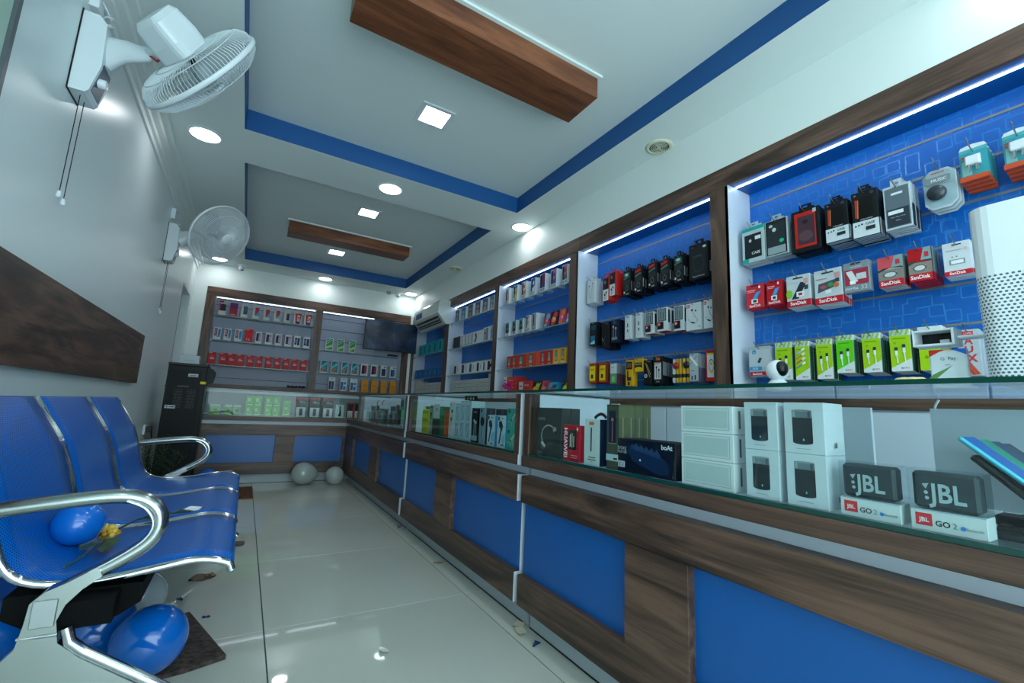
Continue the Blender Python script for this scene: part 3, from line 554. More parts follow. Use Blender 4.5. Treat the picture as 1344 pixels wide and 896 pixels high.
# music blister and plug chargers at the right end of the top row
def blister(y, z0, k_, front):
    t = thing('earphone_blister', 'clear octagonal blister pack with round black case, %s, top row of rightmost bay' % ('front one' if front else ORD[k_]+' in stack'), 'blister pack', (XP+.028*k_, y, z0), (0, 0, -PI/2), 'music blister packs')
    w_, h = .048, .158; c = .022
    poly = [(-w_+c, 0), (w_-c, 0), (w_, c), (w_, h-c), (w_-c, h), (-w_+c, h), (-w_, h-c), (-w_, c)]
    MB().prism(poly, .016, .018, mat('#c3ccd0', .3)).build('backing_card', t)
    MB().prism([(a*.93, .006+b*.94) for a, b in poly], .001, .015, PLAST).build('blister_shell', t)
    if front:
        m = MB(); m.M = Matrix.Translation((-.008, .0, .06)) @ Matrix.Rotation(PI/2, 4, 'X'); m.lathe([(.026, -.012), (.029, .0), (.026, .012), (.0, .013)], mat('#2c363c', .3), 24); m.build('round_case', t)
        MB().art([('e', .5, .84, .4, .1, '#9aa5aa'), ('r', .1, .62, .9, .78, '#7b868c'), ('t', 'MUSIC', .52, .66, .07, '#f2f5f6', .6), ('r', .28, .86, .72, .885, '#a04a4a')], .085, .016, h).build('printed_front', t)
for k_ in range(3): blister(.533, 1.661-.002*k_, k_, k_ == 0)
def plug(y, n, i):
    for k_ in range(n):
        t = thing('charger_blister', 'blue and orange plug charger pack, %s, %s charger peg of rightmost bay' % ('front one' if k_ == 0 else ORD[k_]+' in stack', ORD[i]), 'charger', (XP+.03*k_, y, 1.728-.004*k_), (0, 0, -PI/2+.02*k_), 'plug charger packs')
        w_, h = .074, .13
        MB().box(-w_/2, w_/2, .018, .02, 0, h, P('#55aab0'), .0005).box(-w_/2, w_/2, -.002, .02, 0, .018, P('#c9502f')).build('card', t)
        MB().prism([(-w_/2, h), (w_/2, h), (w_/2-.006, h+.012), (0, h+.017), (-w_/2+.006, h+.012)], .018, .02, P('#dbe2e4')).build('header', t)
        MB().art(A_charger(), w_, .02, h).build('printed_front', t, (0, .018, 0))
        MB().box(-.02, .02, -.006, .016, .06, .095, PWHITE, .004).box(-.012, -.007, -.004, .002, .035, .06, BRUSH).box(.007, .012, -.004, .002, .035, .06, BRUSH).build('plug_adapter', t)
    hooks_near.append((y, 1.845, n))
plug(.437, 4, 0); plug(.326, 4, 1)
hooks_near.append((.533, 1.815, 3))
# selfie sticks and stylus tubes between the cable packs
sticks = [(1.77, '#c4ced4', 'slim silver'), (1.745, '#d3a51d', 'yellow'), (1.725, '#c99a1c', 'thin yellow'), (1.70, '#d8ad28', 'long yellow'), (1.672, '#cfa01e', 'last yellow')]
for i, (y, c, d) in enumerate(sticks):
    t = thing('selfie_stick', '%s tube pack hanging among cable packs, %s tube from left' % (d, ORD[i]), 'selfie stick', (2.18, y, 1.035), group='tube packs in the second bay')
    MB().lathe([(.009, 0), (.011, .01), (.011, .1), (.008, .105), (.008, .14), (.0, .142)], P(c), 12).build('tube', t)
    MB().lathe([(.0115, .028), (.0115, .05)], BLK2, 12, cap=False).build('sleeve', t)
    if i in (1, 4): MB().lathe([(.0, 0), (.02, 0), (.02, .008), (.0, .008)], mat('#a5281f' if i == 1 else '#17191b', .4), 16).build('round_badge', t, (-.014, 0, .1), (0, -PI/2, 0))
    MB().box(-.001, .001, -.009, .009, .142, .165, PLAST).build('hang_tab', t)
    hooks_b3.append((y, 1.19, 1))

wall_bay(.09, 1.344, .0, 'rightmost walnut wall bay with phone cases and lime cable boxes', hooks=hooks_near)
wall_bay(1.454, 2.60, 1.345, 'second wall bay from right with earphone boxes on pegs', hooks=hooks_b3)
wall_bay(2.706, 3.86, 2.601, 'third wall bay from right with orange phone boxes on shelves', shelves=(1.856, 1.532, 1.214))
wall_bay(3.953, 5.133, 3.861, 'fourth wall bay from right with dark phone boxes on shelves', shelves=(1.862, 1.536, 1.212))
wall_bay(5.278, 6.5, 5.134, 'wall bay under the air conditioner with teal phone boxes', shelves=(1.545, 1.215), led=False, lastpil=6.595)
wall_bay(-1.15, -.1, -1.25, 'wall bay nearest the entrance, outside the photo', hooks=(), led=True)

# ------------------------------------------------------------------ boxes on the glass shelves, right wall
def phone_box(name, label, cat, grp, cx, w_, z0, h, art, body='#ccd4da', depth=.05, x=2.11, rz=-PI/2, tilt=0):
    o = MB().box(-w_/2, w_/2, 0, depth, 0, h, P(body), .001).art(art, w_, depth, h).build(name, None, (x, cx, z0), (tilt, 0, rz))
    return tag(o, label, cat, grp)
def art_phone(img, img2, num=None, txt='#101418'):
    a = [('r', .08, .04, .5, .94, '#11161c'), ('r', .4, .24, .92, .98, img), ('p', [(.34, .24), (.9, .24), (.9, .55), (.34, .4)], img2), ('e', .6, .7, .18, .12, img2)]
    if num: a += [('r', .08, .03, .92, .23, '#c9d2d8'), ('t', num, .5, .05, .16, txt, .9), ('r', .1, .0, .4, .03, '#a9b1b6')]
    return a
def right_row(items, z0, bay, rowname, grp):
    for i, (d, y0, y1, h, art, body, dep) in enumerate(items):
        phone_box('phone_box', '%s phone box, %s from left, %s shelf, %s' % (d, ORD[i], rowname, bay), 'box', grp, (y0+y1)/2*.982, (y0-y1)*.982, z0, h, art, body, dep)
W1 = [('teal', 3.807, 3.738, '#b8c3c8', '#c98b6a', 'A11'), ('green yellow', 3.655, 3.579, '#1f8f9a', '#d8c33a', 'A7'), ('white floral', 3.503, 3.422, '#c9ced2', '#c76a3a', 'A21'), ('blue', 3.343, 3.269, '#3557a0', '#c9d4da', 'A31'), ('dark red', 3.197, 3.11, '#8e2430', '#30407a', 'A20'), ('pink and blue', 3.031, 2.944, '#c46a78', '#3a4a94', 'A10'), ('green and pink', 2.87, 2.795, '#c9607a', '#2a5a58', 'A10')]
right_row([(d+' pictured white', a, b, .163, art_phone(c1, c2, n), '#cdd6dc', .09) for d, a, b, c1, c2, n in W1], 1.8595, B2, 'top', 'white phone boxes, top shelf, third bay')
W2 = [('black teal', 3.781, 3.706, .138, '#2a8f8c', '#101820', 'A8'), ('second black teal', 3.65, 3.578, .141, '#2a8f8c', '#101820', 'A8'), ('third black teal', 3.524, 3.455, .14, '#2a8f8c', '#101820', 'A8'), ('tan', 3.402, 3.337, .15, '#b8907c', '#c9c0b8', 'A30'), ('grey tan', 3.291, 3.229, .155, '#8f9a9c', '#b08a78', 'A50')]
right_row([(d+' pictured white', a, b, h, art_phone(c1, c2, n), '#cdd6dc', .09) for d, a, b, h, c1, c2, n in W2], 1.5355, B2, 'middle', 'white phone boxes, middle shelf, third bay')
CC = [('magenta', 3.128, 3.034, '#7c2f66', '#c8372f', '#3fb4c8'), ('black with orange sun', 3.021, 2.923, '#14182c', '#e8872a', '#c22f2a'), ('pink and red', 2.911, 2.822, '#b83a60', '#e0507a', '#d87a2a'), ('pink edged blue', 2.81, 2.742, '#24306a', '#d86a8c', '#7fc6e0')]
for i, (d, y0, y1, c0, c1, c2) in enumerate(CC):
    phone_box('phone_box', '%s glossy phone box, %s colorful one, middle shelf, %s' % (d, ORD[i], B2), 'box', 'colorful phone boxes, third bay', (y0+y1)/2*.98, (y0-y1)*.98, 1.5355, .128,
              [('r', .04, .03, .96, .97, c0), ('e', .4, .4, .32, .26, c1), ('e', .62, .74, .3, .2, c2), ('p', [(.1, .05), (.6, .05), (.5, .3), (.1, .2)], c2), ('t', 'M', .5, .34, .2, '#f0e6ea', .4)], c0, .03, tilt=-.12)
def feat(): return [('r', .3, .2, .68, .92, '#2a2f36'), ('r', .34, .52, .64, .86, '#6f8c96'), ('r', .34, .24, .64, .5, '#a8a79c'), ('t', 'realme', .5, .05, .09, '#f0e6dc', .7)]
R3 = [('red', 3.721, 3.63, '#b8301f'), ('second red', 3.63, 3.543, '#b8301f'), ('wide orange-red', 3.539, 3.385, '#b23a22'), ('orange', 3.379, 3.22, '#c4491f'), ('coral', 3.217, 3.155, '#d2503f'), ('bright red', 3.152, 3.065, '#c8281f'), ('last bright red', 3.06, 2.97, '#c02820'), ('yellow', 2.964, 2.875, '#dba12c'), ('last yellow', 2.872, 2.786, '#d99a20')]
right_row([(d+' feature', a, b, .118, feat() if d != 'coral' else [], c, .11) for d, a, b, c in R3], 1.2175, B2, 'lower', 'feature phone boxes, third bay')
# bottom of the third bay (stands on the bottom rail)
Zb = .941
def lowbox(name, label, cat, grp, y0, y1, z0, z1, body, art=(), dep=.12, x=2.12, f=.975):
    return tag(MB().box(-(y0-y1)*f/2, (y0-y1)*f/2, 0, dep, 0, z1-z0, P(body), .001).art(list(art), (y0-y1)*f, dep, z1-z0).build(name, None, (x, (y0+y1)/2*f, z0), (0, 0, -PI/2)), label, cat, grp)
z = Zb
for i, (a, b) in enumerate(((3.82, 3.59), (3.8, 3.57), (3.81, 3.58))):
    lowbox('flat_red_box', 'flat red and white carton, %s from bottom, left stack below orange boxes' % ORD[i], 'box', 'flat red cartons, third bay', a, b, z, z+.066, '#b8332c', [('r', 0, 0, .28, 1, '#c9d0d2'), ('r', .02, .4, .2, .6, '#6a7276'), ('r', .4, .4, .8, .6, '#d27a74')]); z += .067
z = Zb
for i in range(2):
    lowbox('flat_red_box', 'flat red and white carton, %s from bottom, middle stack below orange boxes' % ORD[i], 'box', 'flat red cartons, third bay', 3.52, 3.33, z, z+.076, '#b8332c', [('r', 0, 0, .38, .9, '#b5bcbf'), ('r', .05, .3, .3, .5, '#6a7276'), ('t', 'NOKIA', .7, .4, .2, '#e6cfcd', .4)]); z += .077
for i, (y0, y1, c0, c1, c2, d) in enumerate(((3.33, 3.2, '#16181c', '#e0a42a', '#8fc43a', 'black yellow green'), (3.19, 3.09, '#b5455a', '#e07a4a', '#7a2a5a', 'pink and orange'), (3.08, 2.95, '#1f9ab0', '#c03a5a', '#2a3a6a', 'turquoise'), (2.887, 2.79, '#14161a', '#d8d03a', '#8fb83a', 'slim black yellow'), (2.775, 2.71, '#b09c88', '#2a2426', '#c9b8a6', 'tan and black'))):
    o = lowbox('phone_box', '%s phone box leaning below the orange boxes, third bay' % d, 'box', 'leaning phone boxes, third bay', y0, y1, Zb, Zb+.155-(.02 if i in (2, 4) else 0), c0,
           [('r', .05, .05, .95, .95, c0), ('e', .4, .5, .3, .2, c1), ('l', [(.6, .2), (.9, .9)], .012, c2), ('e', .6, .75, .2, .12, c2)], .03)
    o.rotation_euler = (-.25, 0, -PI/2)
# pink flower beside the red cartons
t = thing('pink_flower', 'bright pink artificial flower in front of flat red cartons', 'flower', (1.99, 3.42, .96))
pk = mat('#e0238c', .5); m = MB()
for c in ((0, .03, .085), (0, -.05, .08)):
    for i in range(46):
        v = Vector((random.gauss(0, 1), random.gauss(0, 1), random.gauss(0, 1))).normalized(); L = random.uniform(.03, .045)
        a = v.cross(Vector((.3, .2, 1))).normalized()*.006; b0 = Vector(c); m.add([b0-a*.3, b0+a*.3, b0+v*L*.7+a, b0+v*L, b0+v*L*.7-a], [(0, 1, 2, 3, 4)], pk)
o = m.build('petals', t); o['kind'] = 'stuff'
MB().tube([(0, 0, .07), (.06, 0, -.018), (.12, 0, -.018)], .003, mat('#c02a74', .5), 6).build('stem', t)
# fourth bay
A1 = [('grey blue', 5.072, 4.926, '#3b5468', '#77858c'), ('blue', 4.895, 4.746, '#2f6fa0', '#8fa0a8'), ('dark figured', 4.7, 4.542, '#33465c', '#8a6f62'), ('slate figured', 4.507, 4.35, '#35506c', '#9a8a80'), ('sky blue figured', 4.319, 4.172, '#2d5f86', '#a48f80'), ('teal figured', 4.149, 4.041, '#2f7590', '#b09a88')]
right_row([(d, a, b, .15, [('r', .05, .04, .82, .96, c1), ('e', .42, .62, .22, .13, c2), ('p', [(.1, .04), (.7, .04), (.55, .42), (.25, .4)], c2), ('r', .86, 0, 1, 1, '#cfd9de')], '#c5d0d8', .06) for d, a, b, c1, c2 in A1], 1.8655, B1, 'top', 'blue phone boxes, fourth bay')
A2 = [(5.077, 5.004, 0), (4.983, 4.885, 0), (4.871, 4.785, 1), (4.773, 4.70, 1), (4.688, 4.615, 1), (4.605, 4.517, 1), (4.506, 4.395, 2), (4.392, 4.285, 3), (4.265, 4.121, 4), (4.106, 4.008, 4)]
nm = ['black', 'dark grey', 'lettered grey', 'lettered white', 'lettered silver', 'lettered pale', 'white black-figured', 'plain white', 'blue and white figured', 'narrow blue figured']
ar = {0: [('r', .08, .03, .92, .97, '#23292d')], 1: [('t', 'REDMI', .45, .5, .3, '#2b3136', .8, 1), ('r', .1, .1, .9, .14, '#4b5358')], 2: [('p', [(.2, .2), (.5, .5), (.25, .8), (.6, .9), (.8, .5), (.5, .1)], '#23292d')], 3: [('r', .1, .7, .6, .74, '#9aa3a6')],
      4: [('r', .1, .06, .5, .94, '#a58f84'), ('r', .5, .06, .78, .94, '#2878ac'), ('e', .3, .6, .12, .1, '#5b4a48')]}
right_row([(nm[i], a, b, .136 if k_ < 4 else .15, ar[k_], '#4b5358' if k_ == 0 else '#c5ced2', .06) for i, (a, b, k_) in enumerate(A2)], 1.5395, B1, 'middle', 'phone boxes, middle shelf, fourth bay')
A3 = [(5.02, 4.82, '#1c1f38', 'navy pictured'), (4.791, 4.61, '#221d33', 'purple pictured'), (4.585, 4.41, '#1a5f66', 'teal pictured'), (4.393, 4.24, '#1d2224', 'black pictured'), (4.229, 4.15, '#15181b', 'slim black pictured'), (4.142, 3.977, '#15181b', 'black star pictured')]
right_row([(d+' white', a, b, .119, [('r', .1, .12, .42, .88, c), ('r', .62, .3, .72, .7, '#8a9498')]+([('p', [(.1, .5), (.35, .9), (.45, .6), (.7, .85), (.6, .5), (.9, .3), (.5, .35), (.3, .1)], c)] if i == 5 else []), '#cad3d6', .06) for i, (a, b, c, d) in enumerate(A3)], 1.2155, B1, 'lower', 'white phone boxes, lower shelf, fourth bay')
def flat_stack(y0, y1, ztop, ncol, bay, dep=.14, f=.975):
    h = .042
    yy = y0*f; wv = (y0-y1)*f/ncol
    for c in range(ncol):
        z = Zb; i = 0
        zt = (ztop[c] if isinstance(ztop, (list, tuple)) else ztop)
        while z+h < zt+.012 and i < 12:
            o = tag(MB().box(-wv/2+.001, wv/2-.001, 0, dep, 0, h-.004, P('#b0b7b3'), .001).art([('r', .3, .35, .7, .5, '#8d9694'), ('r', .08, .3, .14, .6, '#7d8684')], wv, dep, h).build('flat_carton', None, (2.12+random.uniform(0, .006), yy-wv*(c+.5), z), (0, 0, -PI/2)),
                    'flat pale grey carton, %s from bottom of %s stack, %s' % (ORD[i], ORD[c], bay), 'box', 'flat pale cartons at the foot of the wall bays')
            z += h; i += 1
flat_stack(5.11, 3.98, [1.175, 1.17, 1.165, 1.145, 1.15, 1.14, 1.19], 7, B1)
flat_stack(6.49, 5.31, [1.19, 1.18, 1.165, 1.17, 1.15, 1.15, 1.14], 7, BAC)
Z1 = [(6.369, 6.22), (6.185, 6.04), (6.018, 5.84), (5.811, 5.64), (5.61, 5.445), (5.425, 5.30)]
right_row([('teal', a, b, .15+.003*i, [('r', 0, 0, 1, 1, '#18969c'), ('p', [(.3, .12), (.75, .16), (.75, .84), (.4, .86)], '#1d4f66'), ('e', .6, .5, .12, .18, '#123a4e')], '#18969c', .05) for i, (a, b) in enumerate(Z1)], 1.5485, BAC, 'upper', 'teal phone boxes under the air conditioner')
Z2 = [(6.458, 6.345), (6.324, 6.14), (6.108, 5.945), (5.925, 5.77), (5.746, 5.6), (5.567, 5.48), (5.46, 5.335), (5.318, 5.235)]
right_row([('blue', a, b, .125, [('r', 0, 0, 1, 1, '#155a94'), ('e', .6, .5, .2, .2, '#2f7fb8'), ('r', .3, .2, .45, .8, '#123f6c')], '#155a94', .05) for i, (a, b) in enumerate(Z2)], 1.2185, BAC, 'lower', 'blue phone boxes under the air conditioner')
# ------------------------------------------------------------------ back wall display
def back_bay(x0, x1, pl, pr, label, shelves, led):
    t = thing('wall_display_unit', label, 'display unit', group='back wall display bays')
    if pl is not None: bx('pillar', t, pl, x0, 6.6, 6.62, .99, 2.087, WD[2], .001)
    bx('pillar', t, x1, pr, 6.6, 6.62, .99, 2.087, WD[2], .001)
    xa = pl if pl is not None else x0
    bx('top_rail', t, xa, pr, 6.598, 6.62, 2.087, 2.197, WD[0], .001); bx('bottom_rail', t, xa, pr, 6.59, 6.80, .94, .99, WD[0], .001)
    bx('side_panel', t, x0-.016, x0, 6.62, 6.80, .99, 2.09, WHITE); bx('side_panel', t, x1, x1+.016, 6.62, 6.80, .99, 2.09, WHITE)
    bx('soffit', t, x0, x1, 6.62, 6.80, 2.088, 2.10, WHITE)
    slat_back(t, 'x', x0, x1, WHITE2, mat('#5d544d', .5))
    bx('led_strip', t, x0+.01, x0+(x1-x0)*led, 6.668, 6.676, 2.081, 2.088, mat('#e6f2ff', .5, emit=1.6))
    for z in shelves:
        g = MB().box(x0+.003, x1-.003, 6.626, 6.796, z-.003, z+.003, GLASS); g.box(x0+.003, x1-.003, 6.624, 6.626, z-.003, z+.003, mat('#7fa79d', .2)); g.build('glass_shelf', t)
        for xx in (x0+.012, x1-.012): MB().tube([(xx, 6.64, z-.004), (xx, 6.64, z-.02)], .007, ALU, 8).build('shelf_stud', t)
    bx('base_cupboard', t, xa, pr, 6.61, 6.80, 0, .94, WHITE)
    return t
WHITE2 = mat('#9aa2b4', .4, 0, .25)
back_bay(-.463, .708, -.562, .80, 'left bay of the back wall display with red boxes', (1.858, 1.542, 1.226), .995)
back_bay(.8, 1.962, None, 2.06, 'right bay of the back wall display behind the television', (1.546, 1.228), .62)
def back_row(items, bay, rowname, grp, dep=.04, y=6.655, zf=None):
    for i, (x0, x1, z0, z1, d, body, art) in enumerate(items):
        o = MB().box(-(x1-x0)/2, (x1-x0)/2, 0, dep, 0, z1-z0, P(body), .001).art(art, x1-x0, dep, z1-z0).build('phone_box', None, ((x0+x1)/2, y, z0))
        tag(o, '%s phone box, %s from left, %s shelf, %s' % (d, ORD[i], rowname, bay), 'box', grp)
LB_, RB_ = 'left back bay', 'right back bay'
def a_pic(c1, c2, u0=.34, u1=.94): return [('r', u0, .25, u1, .85, c1), ('p', [(u0, .25), (u1, .25), (u1, .6)], c2), ('r', .06, .05, .9, .2, '#b9bdb6')]
tall = '#b4b3a6'
back_row([(-.421, -.34, 1.862, 2.044, 'red topped navy', tall, [('r', .2, .3, .95, .78, '#1a2238'), ('r', .06, .3, .25, .8, '#8a2a30'), ('r', 0, .88, .6, 1, '#b8242a')]),
          (-.301, -.216, 1.862, 2.037, 'purple to red', '#8a1f34', [('r', 0, .5, 1, 1, '#5c1f5a'), ('p', [(0, .5), (1, .5), (1, .62), (0, .56)], '#722048'), ('r', .1, .1, .8, .15, '#d88a8a')]),
          (-.177, -.10, 1.862, 2.04, 'teal and purple pictured', tall, a_pic('#23606e', '#5a2f62')), (-.045, .032, 1.862, 2.043, 'red and cyan pictured', tall, a_pic('#a02f48', '#2a90b0')),
          (.079, .155, 1.862, 2.035, 'second red and cyan pictured', tall, a_pic('#a02f48', '#2a90b0')), (.203, .281, 1.862, 2.039, 'red and aqua pictured', tall, a_pic('#a02f48', '#4aa8b0')),
          (.321, .396, 1.862, 2.04, 'slim navy pictured', tall, [('r', .45, .2, .9, .72, '#1d2450'), ('r', .4, .6, .6, .72, '#6a4a6a')]),
          (.441, .538, 1.862, 2.043, 'red ribbon pictured', tall, [('p', [(.3, .02), (.85, .02), (1, .85), (.2, .8)], '#9a1f2e'), ('p', [(.3, .02), (.85, .02), (.88, .3), (.28, .3)], '#4f2060'), ('t', 'K10', .45, .45, .2, '#e6dcdc', .62, 1)]),
          (.572, .672, 1.862, 2.045, 'second red ribbon pictured', tall, [('p', [(.3, .02), (.85, .02), (1, .85), (.2, .8)], '#9a1f2e'), ('p', [(.3, .02), (.85, .02), (.88, .3), (.28, .3)], '#4f2060'), ('t', 'K10', .45, .45, .2, '#e6dcdc', .62, 1)])], LB_, 'top', 'phone boxes, top shelf of the left back bay')
two = [('r', .14, .3, .5, .92, '#7c2438'), ('r', .2, .4, .4, .84, '#a8808a'), ('r', .62, .2, .92, .88, '#1f74b0'), ('p', [(.62, .2), (.92, .2), (.92, .4), (.4, .24)], '#2a9ac8')]
one = [('r', .14, .2, .88, .86, '#2a1f4a'), ('p', [(.5, .2), (.88, .3), (.88, .86), (.6, .86)], '#6a2038'), ('t', '5000', .5, .53, .2, '#cfc4d4', .58, 1)]
onb = [('r', .12, .22, .48, .84, '#2b2560'), ('r', .54, .18, .9, .84, '#231f52'), ('r', .22, .4, .36, .7, '#7f86b8')]
R2 = [(-.438, -.358, two, 'red and blue pictured'), (-.326, -.247, two, 'second red and blue pictured'), (-.211, -.129, two, 'third red and blue pictured'), (-.097, -.008, None, 'solid red'), (.022, .096, one, 'purple numbered'), (.138, .218, one, 'second purple numbered'), (.252, .329, one, 'third purple numbered'), (.369, .45, one, 'last purple numbered'), (.48, .558, onb, 'twin navy pictured'), (.595, .677, onb, 'last twin navy pictured')]
back_row([(a, b, 1.5455, 1.70 if c else 1.717, d, '#c3c9c9' if c else '#c0161c', c or [('t', '7.5', .42, .14, .16, '#f0d8d8', .6), ('r', .1, .92, .45, .98, '#d88a8a')]) for a, b, c, d in R2], LB_, 'middle', 'phone boxes, middle shelf of the left back bay')
go = [('t', 'Go', .5, .42, .17, '#e9d6d6', .6), ('t', 'Redmi', .5, .64, .06, '#d89a9a', .5), ('r', .06, .9, .45, .97, '#d8a0a0')]
back_row([(a, b, 1.2295, 1.382, 'flat red', '#b5141c', go) for a, b in ((-.453, -.373), (-.336, -.257), (-.248, -.161), (-.15, -.067), (-.04, .043), (.067, .14), (.174, .248), (.278, .353), (.38, .459), (.487, .563), (.594, .674))], LB_, 'lower', 'red boxes in a row, left back bay')
gr = [('r', .08, .06, .92, .96, '#2f7a62'), ('p', [(.1, .1), (.9, .3), (.9, .5), (.1, .3)], '#a8c46a'), ('l', [(.1, .5), (.9, .9)], .008, '#8ad0a8'), ('l', [(.1, .7), (.6, .95)], .006, '#bfe0b0')]
back_row([(.886, .982, 1.5495, 1.722, 'green leaf pictured', '#c9d2ce', gr), (1.04, 1.134, 1.5495, 1.722, 'second green leaf pictured', '#c9d2ce', gr), (1.2, 1.289, 1.5495, 1.731, 'third green leaf pictured', '#c9d2ce', gr)], RB_, 'upper', 'green phone boxes, right back bay')
bl = [('r', .1, .06, .94, .96, '#1f7282'), ('p', [(.1, .5), (.9, .9), (.9, .7), (.1, .3)], '#4fb0c0'), ('p', [(.15, .1), (.5, .14), (.75, .45), (.4, .4)], '#c0602a'), ('l', [(.2, .75), (.6, .95)], .008, '#143a5a')]
wp = [('r', .12, .14, .5, .86, '#16181c'), ('r', .5, .18, .84, .84, '#8a1f4a')]
wb = [('r', .16, .1, .84, .7, '#1b2a4a'), ('r', .5, .8, .86, .88, '#2b3136')]
wc = [('r', .16, .1, .84, .7, '#1f5a9c'), ('r', .16, .1, .45, .7, '#1b2a4a'), ('r', .5, .8, .86, .88, '#2b3136')]
X3 = [(.844, .945, bl, 'blue orange pictured'), (.986, 1.082, bl, 'second blue orange pictured'), (1.125, 1.215, bl, 'third blue orange pictured'), (1.26, 1.353, bl, 'last blue orange pictured'), (1.398, 1.494, wp, 'white and magenta'), (1.539, 1.634, wp, 'second white and magenta'), (1.683, 1.768, wb, 'white navy'), (1.821, 1.907, wc, 'white blue')]
back_row([(a, b, 1.2315, 1.405, d, '#c3cac6', c) for a, b, c, d in X3], RB_, 'middle', 'phone boxes, middle shelf of the right back bay')
wn = [('r', .1, .1, .44, .7, '#1b2a5c'), ('r', .5, .1, .86, .7, '#2a3a7a'), ('e', .5, .9, .2, .05, '#b9a08a')]
wn2 = [('r', .1, .1, .44, .7, '#1f5f9e'), ('r', .5, .1, .86, .7, '#2f7ab8'), ('e', .5, .9, .2, .05, '#b9a08a'), ('p', [(.5, .4), (.86, .4), (.86, .5), (.6, .5)], '#dfe6e8')]
c3 = [('t', 'C3', .5, .48, .12, '#7a4a10', .5)]
X4 = [(.975, 1.06, wn, 'white and navy', '#c3cac6'), (1.131, 1.222, wn2, 'white and blue', '#c3cac6'), (1.266, 1.362, wn2, 'second white and blue', '#c3cac6'), (1.429, 1.52, c3, 'amber', '#c8851a'), (1.563, 1.653, c3, 'second amber', '#c8851a'), (1.702, 1.788, c3, 'third amber', '#c8851a'), (1.837, 1.935, c3, 'last amber', '#c8851a')]
back_row([(a, b, .991, 1.174, d, e, c) for a, b, c, d, e in X4], RB_, 'bottom', 'phone boxes at the foot of the right back bay')
t = thing('set_top_box', 'small black box on glass shelf under the television', 'electronics', (1.84, 6.66, 1.5495))
bx('case', t, -.07, .07, -.04, .05, 0, .028, BLK2, .003); bx('front_panel', t, -.06, .06, -.041, -.039, .006, .02, BLACK)
m = MB()
for i in range(60):
    x = .47+random.random()*.22; m.ball((x, 6.66+random.uniform(-.02, .02), 1.0+random.random()*.02), .01, .008, .008, BLK2, 6, 4)
o = tag(m.build('dark_garland'), 'small dark bead garland heaped on lower ledge of left back bay', 'garland'); o['kind'] = 'stuff'

# television, held to the back display by a bracket
t = thing('television', 'dark flat television hanging over the right back bay', 'television', (1.735, 6.42, 1.6), (0, 0, math.radians(-1)))
def tvmat():
    q = NT('screen_painted_reflection'); tc = q.n('ShaderNodeTexCoord'); n = q.n('ShaderNodeTexNoise', i_Scale=3.2, i_Detail=5, i_Roughness=.65, i_Distortion=.8)
    q.l(tc.outputs['Object'], n.inputs['Vector']); q.l(q.ramp(n.outputs[0], [(.35, '#1a2436'), (.55, '#34445e'), (.75, '#6a7c98')]), q.b.inputs['Base Color'])  # lighter blue mottling paints reflections into the switched-off screen's base colour
    q.b.inputs['Roughness'].default_value = .16; return q.m
bx('housing', t, -.383, .383, 0, .035, 0, .435, BLACK, .004); bx('screen', t, -.375, .375, -.002, 0, .012, .427, tvmat()); bx('stand_mount', t, -.03, .05, .035, .36, .15, .3, BLK2)

# split air conditioner
t = thing('air_conditioner', 'white split air conditioner high in the far right corner', 'air conditioner', (0, 5.13, 0))
prof = [(2.11, 2.165), (2.03, 2.175), (1.965, 2.165), (1.945, 2.13), (1.938, 2.0), (2.05, 1.865), (2.11, 1.87)]
MB().prism(prof, 0, .94, mat('#c9d1cf', .25)).build('body', t)
def slant(name, s0, s1, m_, off):
    a, b = Vector((1.938, 0, 2.0)), Vector((2.05, 0, 1.865))
    p0, p1 = a.lerp(b, s0), a.lerp(b, s1); nrm = Vector((-(b.z-a.z), 0, (b.x-a.x))).normalized()*-off
    m = MB(); m.add([(p0.x+nrm.x, .07, p0.z+nrm.z), (p0.x+nrm.x, .87, p0.z+nrm.z), (p1.x+nrm.x, .87, p1.z+nrm.z), (p1.x+nrm.x, .07, p1.z+nrm.z),
           (p0.x, .07, p0.z), (p0.x, .87, p0.z), (p1.x, .87, p1.z), (p1.x, .07, p1.z)], [(0, 1, 2, 3), (4, 7, 6, 5), (0, 4, 5, 1), (1, 5, 6, 2), (2, 6, 7, 3), (3, 7, 4, 0)], m_); return m.build(name, t)
slant('air_outlet', .22, .78, BLACK, .012); slant('louver', .38, .5, mat('#9aa3a2', .4), .022); slant('louver', .62, .68, mat('#9aa3a2', .4), .022)
bx('front_seam', t, 1.9395, 1.945, .01, .93, 2.035, 2.038, GREY)
bx('sticker', t, 1.934, 1.94, .62, .84, 2.02, 2.09, P('#2a4f8c'))

